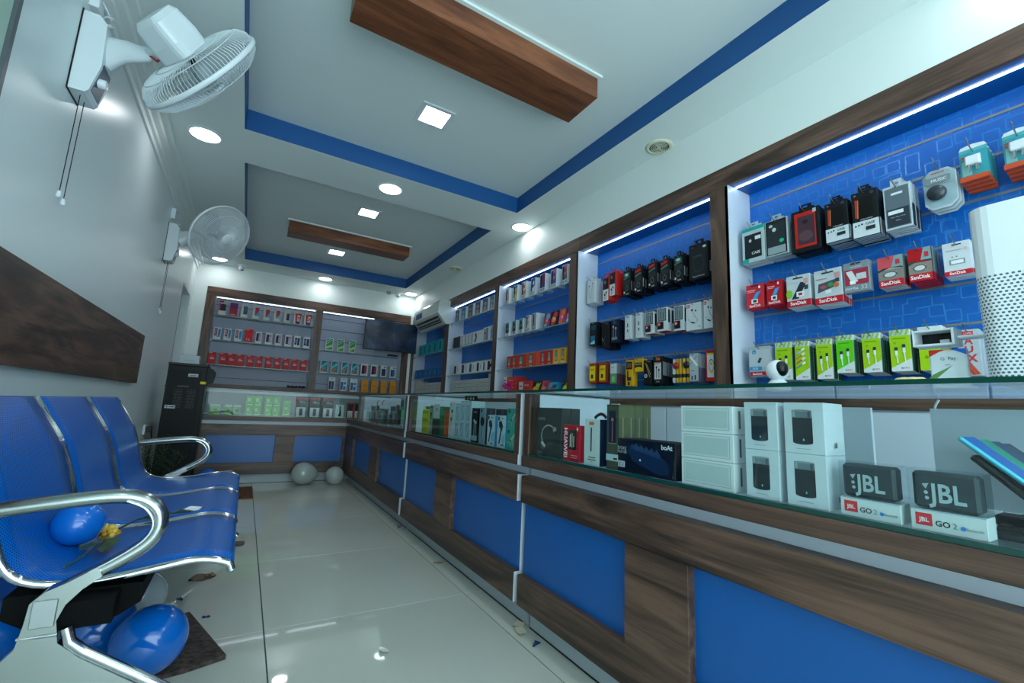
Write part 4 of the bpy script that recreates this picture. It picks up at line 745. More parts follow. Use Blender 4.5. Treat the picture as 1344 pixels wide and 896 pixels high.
# ------------------------------------------------------------------ counters
def counter_unit(label, L, panels, case=True, back_panels=(), posts=(True, True), c0=0, pm=None):
    """local frame: x along the counter 0..L, y depth (0 = wood front, .46 = back), z up"""
    t = thing('display_counter', label, 'counter', group='glass-topped display counters')
    bx('skirting', t, .0, L, .067, .46, 0, .105, mat('#a9b3b8', .35)); bx('base_line', t, 0, L, .064, .067, 0, .004, BLACK)
    ws = [] ; x = 0
    bx('lower_rail', t, 0, L, 0, .067, .095, .205, WD[AX], .0015); bx('upper_rail', t, 0, L, 0, .067, .472, .575, WD[AX], .0015)
    for (a, b) in panels: bx('blue_panel', t, a, b, .025, .05, .2055, .4715, BLUE)
    ed = [0]+[v for ab in panels for v in ab]+[L]
    for i in range(0, len(ed), 2):
        if ed[i+1]-ed[i] > .004: bx('stile', t, ed[i], ed[i+1], 0, .067, .2055, .4715, WD[AX], .001)
    bx('carcass', t, 0.001, L-.001, .055, .455, .106, .575, mat('#b8c0c4', .4))
    bx('recess_band', t, 0.0, L, .045, .457, .5755, .6115, WHITE)
    bx('case_rail', t, 0, L, -.004, .03, .612, .653, WD[AX], .001); bx('case_bottom', t, 0, L, .03, .457, .612, .650, WHITE)
    bx('glass_floor', t, .004, L-.004, .006, .45, .6535, .6625, GLASS); bx('glass_floor_edge', t, .004, L-.004, .003, .006, .6535, .6635, GEDGE)
    for k_, s in enumerate(posts):
        if s:
            a = c0 if k_ == 0 else L-.04
            bx('case_post', t, a, a+.04, 0, .05, .6535, .899, WD[2], .001); bx('end_panel', t, (c0 if k_ == 0 else L-.012), (c0+.012 if k_ == 0 else L), .05, .457, .6535, .899, WHITE)
    bx('front_pane', t, c0+(.041 if posts[0] else .001), L-(.041 if posts[1] else .001), .008, .013, .664, .899, GLASS)
    bx('glass_top', t, c0-.006, L+.006, -.012, .468, .9055, .9125, GLASS)
    m = MB(); E_ = GEDGE
    m.box(c0-.009, L+.009, -.015, -.012, .9045, .9135, E_); m.box(c0-.009, c0-.006, -.012, .468, .9045, .9135, E_); m.box(L+.006, L+.009, -.012, .468, .9045, .9135, E_)
    m.build('glass_top_edge', t)
    for (za, zb_, y_) in ((.095, .205, 0), (.2055, .4715, .025), (.472, .575, 0), (.612, .653, -.004), (.6535, .904, 0)): bx('end_cap', t, L, L+.0015, y_, .455, za, zb_, WHITE)
    for (a, b, dep) in back_panels: bx('sliding_panel', t, a, b, .44-dep, .452-dep, .664, .88, pm or WHITE)
    return t
AX = 1
def side(t, y_end, xw=.985): t.location = (xw, y_end, 0); t.rotation_euler = (0, 0, -PI/2)
# local x = y_end - y
AX = 0
LA = 2.2
ya = 1.546
cA = counter_unit('nearest display counter holding speakers in white boxes', LA, [(0, ya-.98), (ya-.767, ya-.0), (ya+.2, LA-.02)], back_panels=[(.04, ya-1.46, 0), (ya-.60, ya-.53, 0), (ya-.41, ya+.1, 0), (ya+.15, ya+.6, .012)])
side(cA, ya)
yb = 3.045
cB = counter_unit('middle display counter with phone accessories under glass', yb-1.574, [(0, yb-2.46), (yb-2.228, yb-1.574)], back_panels=[(.04, yb-2.09, 0)])
side(cB, yb)
yc = 4.98
cC = counter_unit('far display counter beside the back counter', 5.13-3.085, [(5.13-4.74, 5.13-4.03), (5.13-3.762, 5.13-3.085)], back_panels=[(.5, 2.0, 0)], posts=(True, True), c0=.48)
side(cC, 5.13)
cD = counter_unit('back display counter across the end of the shop', 2.08, [(.36, .952), (1.13, 1.60)], posts=(False, False), back_panels=[(.0, 2.05, .012)], pm=mat('#7d8587', .5))
cD.location = (-.64, 5.15, 0)

# goods inside the cases; local frames: front faces the aisle
ZG = .6632
def cg(name, label, cat, grp, y0, y1, z0, h, body, art=(), dep=.05, x=1.003, parts=None, bev=.001):
    w_ = y0-y1
    o = MB().box(-w_/2, w_/2, 0, dep, 0, h, P(body) if isinstance(body, str) else body, bev).build(name, None, (x, (y0+y1)/2, z0), (0, 0, -PI/2))
    tag(o, label, cat, grp)
    if art: MB().art(list(art), w_, dep, h).build('printed_face', o)
    return o
arc = [(.22+.0*i, 0) for i in range(0)]
hb = [(.5+.3*math.cos(a), .42+.22*math.sin(a)) for a in [1.0+.25*i for i in range(14)]]
for k_ in range(2):
    cg('neckband_box', 'dark grey neckband earphone box, %s' % ('front one with printed band' if k_ == 0 else 'second one behind it'), 'box', 'dark grey earphone boxes', 1.472, 1.316, ZG, .183, '#333a39',
       [('l', hb, .005, '#b9bfb6'), ('l', [(.2, .28), (.36, .2)], .009, '#c9ccc0'), ('e', .74, .56, .07, .06, '#9aa09c'), ('e', .78, .5, .05, .04, '#15181a'), ('t', 'LEVOC', .2, .74, .06, '#b9bfbf', .3), ('r', .04, .06, .3, .09, '#5f6866')] if k_ == 0 else (), .042, 1.003+k_*.044)
cg('headset_box', 'red upright headset box with white vertical lettering', 'box', None, 1.302, 1.212, ZG, .125, '#bf2028',
   [('t', 'HUAWEI', .05, .5, .15, '#f2ecec', .92, 1), ('r', .3, .32, .82, .86, '#2a2c30'), ('l', [(.45, .4), (.45, .74)], .006, '#c9cfcf'), ('l', [(.56, .38), (.56, .78)], .005, '#c9b27a'), ('l', [(.66, .4), (.66, .7)], .004, '#c9cfcf'), ('e', .88, .9, .05, .05, '#f0dada'), ('r', .5, .16, .9, .18, '#e09a9e'), ('r', .5, .1, .9, .12, '#e09a9e')], .022)
cg('power_cable_box', 'white upright box with orange badge and black slot', 'box', None, 1.186, 1.112, ZG, .15, '#d0d6d2',
   [('r', .3, .87, .64, .94, '#e07a2c'), ('r', .42, .3, .5, .8, '#15181b'), ('e', .46, .8, .04, .02, '#15181b'), ('r', .3, .16, .76, .18, '#4b5358'), ('r', .26, .11, .8, .13, '#4b5358'), ('t', 'LITE', .5, .06, .03, '#4b5358', .3), ('R', 'r', 0, 0, 1, 1, '#1b2438')], .04)
m = MB().tube([*smooth([(0, 0, .004), (.0, .012, .012), (0, .03, .018), (0, .045, .014), (0, .055, .006)], 3)], .002, BLACK, 6, ry=.006).build('carry_strap', None, (1.02, 1.155, ZG+.15), (0, 0, PI)); tag(m, 'small black strap loop lying on white orange-badged box', 'strap')
for k_ in range(4):
    cg('earphone_box', 'tall olive earphone box, %s' % ('front one with copper earphone picture' if k_ == 0 else ORD[k_]+' in the row behind it'), 'box', 'tall olive earphone boxes', 1.079, 1.026, ZG, .2, '#4a4f3a',
       ([('r', .2, .4, .78, .9, '#1b2140'), ('r', .16, .39, .82, .4, '#9a9a72'), ('l', [(.5, .42), (.5, .72)], .004, '#a8685a'), ('e', .5, .76, .1, .03, '#b87a66'), ('r', 0, .13, 1, .23, '#b4c8c8'), ('r', .62, .15, .92, .18, '#20282a')] if k_ == 0 else [])+[('R', 'r', .0, .0, 1, 1, '#5c5f42'), ('R', 'l', [(.5, .3), (.5, .8)], .004, '#8d8f6a')], .034, 1.003+k_*.036)
rid = [('p', [(.3+.09*i, .78-.035*i), (.36+.09*i, .9-.03*i), (.42+.09*i, .76-.035*i), (.38+.09*i, .66-.035*i)], '#2a4668') for i in range(5)]
cg('portable_speaker_box', 'wide black box with blue portable speaker picture', 'box', None, 1.03, .815, ZG, .098, '#0f111a',
   [('p', [(.2, .62), (.28, .86), (.78, .58), (.9, .42), (.9, .12), (.74, .08), (.3, .36)], '#14284a'), ('p', [(.28, .86), (.7, .62), (.84, .5), (.5, .62), (.24, .74)], '#1c3a60')]+rid+[('t', 'boAt', .88, .8, .13, '#e8ecee', .18), ('t', 'EVOKE', .1, .66, .1, '#c9cfd2', .16), ('t', 'YOUR VIBE', .1, .56, .08, '#c9cfd2', .18), ('r', .03, .14, .16, .32, '#c9cfd2'), ('t', 'BOX', .095, .17, .12, '#14161c', .1), ('e', .44, .42, .016, .03, '#e8ecee')], .09)
for k_, nm_ in enumerate(('bottom', 'middle', 'top')):
    cg('soundbox_box', 'wide white speaker box with framed pale front, %s of three stacked' % nm_, 'box', 'white speaker boxes in a stack of three', .795, .648, ZG+k_*.0668, .066, '#dfe2e2',
       [('r', .06, .12, .94, .92, '#9aa8a8'), ('r', .07, .14, .93, .9, '#d3dad8'), ('r', .09, .2, .91, .84, '#bcc8c7'), ('R', 'r', .3, .2, .4, .85, '#5b666a')], .075)
for (i, (y0, y1)) in enumerate(((.619, .544), (.53, .452))):
    for k_ in range(2):
        cg('cylinder_speaker_box', 'white box with black cylinder speaker picture, %s %s of four' % (('lower', 'upper')[k_], ('left', 'right')[i]), 'box', 'white boxes with cylinder speaker pictures', y0, y1, ZG+k_*.1055, .105, '#ccd5da',
           [('r', .22, .22, .72, .74, '#2b3236'), ('e', .47, .22, .25, .045, '#2b3236'), ('r', .22, .7, .72, .84, '#6f7b80'), ('r', .24, .71, .3, .83, '#9aa6aa'), ('r', .62, .71, .68, .83, '#4b555a'), ('e', .47, .84, .25, .02, '#8a969a'), ('e', .5, .27, .02, .025, '#7fd0d8'), ('r', .3, .09, .66, .1, '#8d999e'), ('R', 'r', .45, .14, .55, .24, '#6b777c')], .08)
# two clear-boxed rugged speakers
for i, (y0, y1) in enumerate(((.432, .34), (.327, .234))):
    w_ = y0-y1; h = .1
    t = thing('rugged_speaker_pack', 'clear boxed dark square speaker with big white letters, %s one of two' % ('left' if i == 0 else 'right'), 'speaker', (1.003, (y0+y1)/2, ZG), (0, 0, -PI/2), 'clear boxed dark speakers')
    MB().box(-w_/2, w_/2, 0, .042, 0, .034, P('#cfd8d8'), .001).art([('r', .07, .24, .3, .82, '#d8323a'), ('t', 'JBL', .185, .42, .2, '#f6e8e8', .16), ('t', 'GO', .44, .3, .26, '#2b3034', .2), ('t', '2', .6, .3, .26, '#7b858a', .1), ('e', .7, .38, .03, .1, '#2a7fd0'), ('t', 'Bluetooth', .84, .32, .14, '#4b555a', .22), ('r', 0, .96, 1, 1, '#8fa9b6')], w_, .042, .034).build('card_base', t)
    MB().box(-w_/2+.004, w_/2-.006, .004, .036, .036, .096, mat('#29343a', .5), .005).build('speaker_body', t)
    MB().art([('t', 'JBL', .52, .5, .3, '#b9c6c8', .5), ('p', [(.19, .78), (.29, .8), (.24, .7)], '#b9c6c8'), ('e', .24, .64, .03, .03, '#b9c6c8'), ('e', .25, .55, .03, .03, '#b9c6c8')], w_, .04, .097).build('lettering', t, (0, .003, 0))
    m = MB().box(-w_/2, w_/2, 0, .042, .0345, h, PLAST); m.build('clear_cover', t)
t = tag(MB().box(-.03, .03, 0, .05, 0, .02, BLK2, .003).build('sensor_block', None, (1.2, .24, ZG), (0, 0, -PI/2)), 'small dark block behind the right clear boxed speaker', 'electronics')
# demo phones leaning on black wedge stands
for i, (x, cf, ce, d) in enumerate(((1.055, '#2a62b4', '#4fb8d0', 'sky blue'), (1.145, '#2a9a80', '#a8b0b4', 'green'), (1.235, '#1b2f68', '#23305a', 'navy'), (1.325, '#15294a', '#1b2336', 'dark blue'))):
    t = thing('demo_phone', '%s shiny phone leaning in the near counter, %s from the glass front' % (d, ORD[i]), 'phone', (x, .268+.004*i, .822-.004*i), (0, 0, 0), 'demo phones leaning in a row')
    M_ = Matrix.Rotation(math.radians(43), 4, 'X')
    m = MB(); m.M = M_; m.box(0, .068, -.158, 0, -.008, 0, mat(ce, .3, .3), .003).build('frame', t)
    m = MB(); m.M = M_; m.box(.003, .065, -.155, -.003, 0, .0006, mat(cf, .35, 0)).build('back_cover', t)
    s = thing('phone_stand', 'black bent phone stand under the %s leaning phone' % d, 'stand', (x+.008, .268+.004*i, ZG), (0, 0, 0), 'black phone stands')
    m = MB()
    for xx in (0, .045):
        m.tube([(xx, -.02, .004), (xx, -.12, .004), (xx, -.125, .02), (xx, -.105, .03), (xx, -.012, .125 if xx == 0 else .125)], .006, BLK2, 6)
    m.tube([(0, -.02, .004), (.045, -.02, .004)], .006, BLK2, 6).tube([(0, -.014, .122), (.045, -.014, .122)], .006, BLK2, 6); m.build('wire_frame', s)
    bx('lip', s, -.004, .05, -.128, -.118, .0, .03, BLK2, .002)
# middle counter goods
cg('earphone_stack_box', 'bright yellow earphone box at the left of middle counter', 'box', None, 2.80, 2.676, ZG, .148, '#d3d016', [('r', 0, 0, 1, 1, '#cdca18')]+[('l', [(.12+.17*i, .06), (.16+.17*i, .3)], .006, '#5f6a12') for i in range(5)]+[('e', .12+.17*i, .55, .05, .07, '#3a430f') for i in range(5)]+[('e', .14+.17*i, .88, .05, .05, '#4b5a14') for i in range(5)], .06)
o = cg('yellow_tip_pack', 'row of dark tips standing on the yellow earphone box', 'pack', None, 2.79, 2.69, ZG+.149, .02, PLAST, (), .03)
m = MB()
for i in range(5): m.ball((-.04+.02*i, .015, .01), .006, .006, .009, P('#2f3a1c'), 8, 6)
m.build('tip', o)
cg('slim_blister_box', 'slim clear box with dark handset picture, beside yellow box', 'box', None, 2.672, 2.622, ZG, .175, '#7f8e8e', [('r', .1, .1, .9, .5, '#a9b6b6'), ('e', .5, .68, .3, .1, '#1b2426'), ('r', .42, .3, .58, .66, '#1b2426'), ('r', .2, .9, .9, .98, '#15181a')], .05)
cg('white_adapter_box', 'white box with small black square on top of dark green box', 'box', None, 2.612, 2.512, ZG+.098, .085, '#c3cfcb', [('r', .5, .55, .66, .72, '#15181a')], .05)
cg('dark_green_box', 'dark green box under the white box in middle counter', 'box', None, 2.615, 2.51, ZG, .097, '#16302a', [('r', .3, .2, .8, .7, '#22201c')], .05)
cg('tall_green_box', 'tall green box standing before the orange one', 'box', None, 2.505, 2.43, ZG, .17, '#1b6a44', [('r', .1, .7, .9, .96, '#3a8a64'), ('p', [(.1, .1), (.6, .1), (.3, .5)], '#2f4f2a')], .05)
cg('orange_box', 'narrow orange box in the middle counter', 'box', None, 2.425, 2.366, ZG, .15, '#c8491c', [('e', .6, .7, .14, .06, '#5a2a1c'), ('r', .2, .1, .7, .3, '#e0702c')], .05)
cg('neckband_box', 'white box with black neckband picture, tall, middle counter', 'box', None, 2.36, 2.285, ZG, .198, '#c6d2ce', [('e', .5, .74, .16, .05, '#1b2426'), ('e', .4, .52, .12, .06, '#1b2426'), ('o', .3, .3, .14, .04, .3, '#1b2426'), ('l', [(.5, .74), (.6, .52), (.3, .34)], .003, '#2b3436'), ('e', .3, .93, .06, .02, '#2b3436'), ('e', .3, .06, .06, .02, '#2b3436')], .05)
for k_ in range(4):
    t = tag(MB().box(-.012, .012, 0, .02, 0, .024, BLK2, .004).art([('r', .2, .15, .8, .7, '#b9c6c4'), ('e', .5, .6, .18, .2, '#15181a')], .024, .02, .024).build('smartwatch', None, (1.06, 2.285-.036*k_, ZG+.211), (0, 0, -PI/2)), 'small black watch-like gadget, %s of four on clear boxes' % ORD[k_], 'gadget', 'row of small black gadgets on clear boxes')
for k_ in range(3):
    cg('clear_case_box', 'pale clear phone cover box, %s from left in middle counter' % ORD[k_], 'box', 'pale clear cover boxes', 2.28-.068*k_, 2.218-.068*k_, ZG, .192 if k_ == 0 else .205, '#a9c0c6', [('r', .08, .04, .92, .96, '#b9ced2'), ('r', .16, .5, .84, .9, '#9ab4bc'), ('r', .16, .08, .84, .44, '#8da6b8'), ('l', [(.2, .1), (.8, .4)], .004, '#d0dee2'), ('l', [(.2, .55), (.8, .85)], .004, '#d0dee2')], .08)
cg('earphone_box', 'black box with white earphone picture in middle counter', 'box', None, 2.066, 1.99, ZG, .17, '#14181c', [('l', [(.4, .2), (.4, .6)], .004, '#b9c6c6'), ('l', [(.66, .2), (.66, .56)], .004, '#b9c6c6'), ('e', .4, .62, .1, .05, '#c9d4d4'), ('e', .66, .58, .1, .05, '#c9d4d4'), ('r', .06, .06, .9, .2, '#9aa9a9'), ('r', .3, .86, .7, .9, '#7b888a')], .05)
cg('neckband_box', 'grey-blue box with round dark earpiece picture', 'box', None, 1.98, 1.912, ZG, .172, '#7f98a2', [('e', .48, .62, .3, .13, '#1b2730'), ('l', [(.5, .5), (.4, .2), (.7, .06)], .004, '#1b2730'), ('r', .2, .88, .4, .96, '#15181a'), ('R', 'r', 0, 0, 1, 1, '#2a3238')], .05)
for k_ in range(5):
    cg('dark_case_box', 'tall black box row behind blue white boxes, %s from left' % ORD[k_], 'box', 'tall black boxes in the middle counter', 1.905-.045*k_, 1.863-.045*k_, ZG, .17, '#1b2026', [('r', .1, .8, .9, .95, '#2f363c')], .04, 1.052)
for k_, (y0, y1) in enumerate(((1.893, 1.822), (1.796, 1.722))):
    cg('single_earpiece_box', 'white and blue box with black earpiece picture, %s of two' % ('left', 'right')[k_], 'box', 'white and blue earpiece boxes', y0, y1, ZG, .141, '#b9ced6',
       [('p', [(.2, .8), (.5, .84), (.72, .66), (.6, .5), (.44, .56), (.22, .64)], '#14181c'), ('p', [(.44, .6), (.58, .56), (.36, .1), (.22, .12)], '#14181c'), ('r', .08, .84, .26, .96, '#15181a'), ('p', [(.6, .3), (1, .5), (1, .2), (.7, .1)], '#7fb4cc'), ('r', .5, .06, .9, .1, '#3f5058'), ('r', .5, .9, .8, .93, '#5f7078'), ('R', 'r', 0, 0, 1, 1, '#2f86b4')], .045)
for k_ in range(2):
    cg('teal_earphone_box', 'teal earphone box, %s of the stacked pair by the wood post' % ('lower', 'upper')[k_], 'box', 'teal earphone boxes', 1.712, 1.636, ZG+.0875*k_, .087, '#19a08e',
       [('r', .16, .78, .36, .94, '#14262a'), ('p', [(.5, .5), (.9, .8), (.95, .7), (.6, .4)], '#b9c2be'), ('p', [(.44, .44), (.6, .5), (.56, .34), (.42, .34)], '#22302f'), ('r', .06, .3, .5, .38, '#8a9c8a'), ('l', [(.6, .4), (.55, .1)], .003, '#b9c2be'), ('l', [(.8, .5), (.75, .06)], .003, '#b9c2be')], .05)
t = MB().lathe([(.011, 0), (.014, .003), (.017, 0), (.014, -.003), (.011, 0)], BLACK, 16, cap=False).build('cable_ring', None, (1.03, 1.665, ZG+.178+.017), (0, PI/2, 0)); tag(t, 'small black cable ring standing on the upper teal box', 'cable')
# far counter goods
def clear_pack(y0, y1, h, c1, c2, label):
    w_ = y0-y1
    t = thing('hanging_blister', label, 'blister pack', (1.01, (y0+y1)/2, ZG), (0, 0, -PI/2), 'blister packs in the far counter')
    bx('shell', t, -w_/2, w_/2, 0, .04, 0, h*.72, PLAST)
    bx('card', t, -w_/2, w_/2, .041, .043, 0, h, P(c1)); bx('device', t, -w_*.2, w_*.22, .01, .035, h*.06, h*.6, P(c2), .004)
    MB().art([('r', .08, .7, .92, .95, c2), ('r', .12, .05, .3, .5, '#c9d4d0')], w_, .04, h).build('printed_card', t, (0, .04, 0))
clear_pack(4.38, 4.20, .15, '#8fa9a6', '#3f5a66', 'pale clear pack at the far end of far counter'); clear_pack(4.18, 4.09, .155, '#2a2422', '#4a2420', 'dark narrow pack in far counter')
clear_pack(4.08, 3.77, .13, '#8aa890', '#2f4a54', 'wide green edged clear pack in far counter'); clear_pack(3.72, 3.58, .155, '#1c6a78', '#12363f', 'teal topped pack in far counter'); clear_pack(3.56, 3.47, .17, '#a0a086', '#3a3a30', 'tan card pack in far counter')
clear_pack(3.45, 3.36, .22, '#9fb4ae', '#16201f', 'tall pack with dark cable rows in far counter'); clear_pack(3.345, 3.27, .22, '#3f9a94', '#8fc4bc', 'tall pale teal pack in far counter')
m = MB()
for a, b in ((4.12, 4.02), (3.95, 3.86)): m.tube([(1.04, a, ZG+.157), (1.03, (a+b)/2+.02, ZG+.185), (1.03, b, ZG+.2)], .003, BLACK, 5)
tag(m.build('black_cable'), 'thin black cable ends sticking up over packs in far counter', 'cable')
# back counter goods (front faces -y)
def bg_(name, label, grp, x0, x1, z0, z1, body, art=(), dep=.04):
    o = MB().box(-(x1-x0)/2, (x1-x0)/2, 0, dep, 0, z1-z0, P(body), .001).art(list(art), x1-x0, dep, z1-z0).build(name, None, ((x0+x1)/2, 5.165, z0)); return tag(o, label, 'box', grp)
gsm = [('r', 0, 0, 1, .8, '#54a81c'), ('p', [(.2, .45), (.55, .6), (.85, .45), (.5, .3)], '#232c3a'), ('r', 0, .82, 1, 1, '#b9c4b0')]
for i, (a, b) in enumerate(((-.277, -.194), (-.159, -.098), (-.085, -.025))):
    bg_('small_green_box', 'small green box with dark square picture, %s from left, back counter' % ORD[i], 'small green boxes in the back counter', a, b, ZG, .758, '#7fb03a', gsm)
gch = [('r', 0, 0, 1, 1, '#58b41c'), ('e', .4, .6, .2, .22, '#b9d6a0'), ('r', .2, .04, .9, .14, '#d5e6c8'), ('e', .75, .35, .06, .06, '#d5e6c8')]
for gi, xx in enumerate((.013, .18)):
    for k_ in range(2):
        for j in range(2):
            bg_('green_charger_box', 'green charger box, %s %s of the %s block of four, back counter' % (('lower', 'upper')[k_], ('left', 'right')[j], ('left', 'right')[gi]), 'green charger boxes in blocks of four', xx+.07*j, xx+.067+.07*j, ZG+.096*k_, ZG+.095+.096*k_, '#4c9c1c', gch)
bg_('tall_green_box', 'single tall green charger box with chequered header, back counter', None, .347, .414, ZG, .822, '#58b41c', [('e', .45, .5, .2, .1, '#c4d8b8'), ('p', [(0, .04), (1, .12), (1, .2), (0, .1)], '#d5e6c8')]+[('r', .05+.2*i, .88+.05*(i % 2), .2+.2*i, .93+.05*(i % 2), '#c9d8bc') for i in range(5)])
for i, (a, b) in enumerate(((.465, .567), (.597, .702), (.729, .835))):
    bg_('powerbank_box', 'red black and white power bank box, %s of three, back counter' % ORD[i], 'power bank boxes', a, b, ZG, .86, '#17191c', [('r', 0, .92, 1, 1, '#c02820'), ('r', 0, .5, .06, .92, '#c02820'), ('r', .06, 0, .94, .5, '#cfd3d0'), ('r', .36, .06, .66, .44, '#2a303c' if i else '#33332f'), ('t', 'POWER', .6, .72, .07, '#b9bcbc', .55), ('r', .3, .8, .6, .84, '#8a8c8c')])
bg_('figure_box', 'white box with black standing figure picture, back counter', None, .857, .945, ZG, .805, '#c0ccc8', [('p', [(.35, .12), (.7, .12), (.72, .4), (.6, .7), (.45, .7), (.5, .4)], '#15181a'), ('e', .55, .78, .1, .08, '#15181a'), ('r', .3, .88, .6, .92, '#4b5a5a')])
for i, (a, b) in enumerate(((.981, 1.045), (1.057, 1.12))):
    bg_('earphone_box', 'narrow red earphone box, %s one at the right of back counter' % ('left', 'right')[i], 'narrow red earphone boxes', a, b, ZG, .828, '#b0241f', [('r', .12, .48, .88, .92, '#191b1e'), ('r', .12, .04, .88, .48, '#c9ccc9'), ('l', [(.35, .06), (.35, .36)], .004, '#222222'), ('l', [(.6, .06), (.6, .36)], .004, '#222222')])

# ------------------------------------------------------------------ things on the near counter
ZT_ = .913
t = thing('pan_camera', 'small white round-headed camera with black face on the near counter', 'camera', (1.22, .655, ZT_), (0, 0, math.radians(-60)))
MB().lathe([(.026, 0), (.03, .004), (.028, .016), (.016, .03), (.0, .033)], PWHITE, 28).build('base', t)
m = MB(); m.ball((0, 0, .055), .028, .028, .029, mat('#e3e8ea', .25), 24, 14); m.build('head', t)
m = MB(); m.M = Matrix.Translation((.009, -.016, .058)) @ Matrix.Rotation(math.radians(28), 4, 'Z'); m.ball((0, 0, 0), .017, .014, .021, BLACK, 18, 10); m.build('black_face', t)
t = thing('air_purifier', 'tall white perforated air purifier at the right end of counter', 'air purifier', (1.25, .135, ZT_), (0, 0, -PI/2))
H_ = .332; a_ = .112; c_ = .03
def rrect(a, c, n=5): return [(sx*(a-c)+c*math.cos(b0+i*PI/2/n), sy*(a-c)+c*math.sin(b0+i*PI/2/n)) for sx, sy, b0 in ((1, 1, 0), (-1, 1, PI/2), (-1, -1, PI), (1, -1, 3*PI/2)) for i in range(n+1)]
def shell(a, c, z0, z1, m_, par, name, top=False, uvs=True, a2=None):
    p_ = rrect(a, c); n = len(p_); q_ = rrect(a2 or a, c); m = MB(); per = [0]
    for i in range(n): per.append(per[-1]+math.dist(p_[i], p_[(i+1) % n]))
    for i in range(n):
        j = (i+1) % n
        m.add([(*p_[i], z0), (*p_[j], z0), (*q_[j], z1), (*q_[i], z1)], [(0, 1, 2, 3)], m_, True, [(per[i]*3.3, z0*3.8), (per[i+1]*3.3, z0*3.8), (per[i+1]*3.3, z1*3.8), (per[i]*3.3, z1*3.8)])
    if top: m.add([(*q, z1) for q in q_], [tuple(range(n))], m_)
    return m.build(name, par)
shell(a_, c_, .006, .20, perforated('purifier_holes', '#dfe7ea', '#56646b', 42, 42, .3, .35, 0), t, 'perforated_body', False, True, a_+.002)
shell(a_+.002, c_, .20, H_, mat('#e4eaec', .28), t, 'upper_body', True); MB().box(-.1, .1, -.1, .1, 0, .006, GREY).build('foot', t)
MB().art([('e', .5, .5, .13, .1, '#3c454b'), ('o', .5, .5, .14, .11, .06, '#a8343c')], .224, .224, .33).build('display', t, (0, -a_-.002, .03))
t = thing('payment_card_stand', 'white payment stand with red blue corner card and empty cradle', 'payment stand', (1.2, .31, ZT_), (0, 0, -PI/2))
MB().box(-.028, .028, 0, .012, .0, .078, PWHITE, .002).art([('p', [(0, 1), (.55, 1), (.3, .95), (0, .82)], '#d2342c'), ('p', [(.5, 1), (1, 1), (1, .84), (.7, .96)], '#2a6fd0'), ('p', [(.4, 1), (.6, 1), (.62, .965), (.4, .97)], '#e0b32a'), ('t', 'G', .36, .72, .085, '#2a8a5a', .16), ('t', 'Pay', .62, .72, .08, '#5b6368', .36), ('r', .42, .58, .56, .61, '#b4bcc0')], .056, .012, .078).build('card_panel', t)
bx('neck', t, -.012, .002, .012, .02, .07, .1, PWHITE); m = MB()
m.box(-.046, .012, -.01, .04, .086, .09, PWHITE).box(-.046, .012, -.01, .04, .116, .12, PWHITE).box(-.049, -.045, -.01, .04, .086, .12, PWHITE).box(.011, .015, -.01, .04, .086, .12, PWHITE).box(-.045, .011, .03, .036, .09, .116, BLACK); m.build('cradle', t)
MB().box(.016, .058, 0, .03, .098, .104, PWHITE, .002).build('arm', t)
bx('foot', t, -.02, .03, -.01, .05, 0, .005, PWHITE, .001)
t = thing('cream_flower', 'wilted cream flower lying on counter edge before payment stand', 'flower', (1.1, .34, ZT_))
m = MB()
for i in range(7):
    a = i*.9; m.ball((.012*math.cos(a), .014*math.sin(a), .008), .014, .012, .007, mat('#d9c58a', .6), 8, 6)
m.build('petals', t); m = MB(); m.add([(0, -.02, .004), (.006, -.035, .01), (0, -.062, .035), (-.006, -.035, .018)], [(0, 1, 2, 3)], mat('#5f8a4a', .6)); m.build('leaf', t)

# ------------------------------------------------------------------ left wall: wood panel, sockets, fans
t = thing('wall_panel', 'long dark wood backrest board fixed on the left wall', 'wall panel', (XL, 0, 0))
bx('board', t, .0, .03, .2, 4.07, .90, 1.24, WD[1], .001)
t = thing('poster_frame', 'edge of a framed board at the top left of photo', 'frame', (XL, 0, 0))
m = MB(); m.box(0, .02, .6, 1.70, 1.45, 1.47, GREY).box(0, .02, .6, 1.70, 2.38, 2.40, GREY).box(0, .02, 1.68, 1.70, 1.47, 2.38, mat('#4f555a', .4)).box(0, .02, .6, .62, 1.47, 2.38, GREY); m.build('frame', t)
bx('board', t, .002, .01, .62, 1.68, 1.47, 2.38, mat('#a9c4b4', .5))
t = thing('wall_socket', 'white wall socket with black plug beside the dark cabinet', 'socket', (XL, 4.86, .53))
bx('plate', t, 0, .012, -.05, .05, -.04, .04, PWHITE, .002); bx('plug', t, .012, .05, .0, .035, -.02, .025, BLACK, .004)
MB().tube([(.045, .018, -.01), (.06, .03, -.1), (.05, .05, -.3), (.04, .08, -.5)], .004, BLACK, 6).build('cable', t)

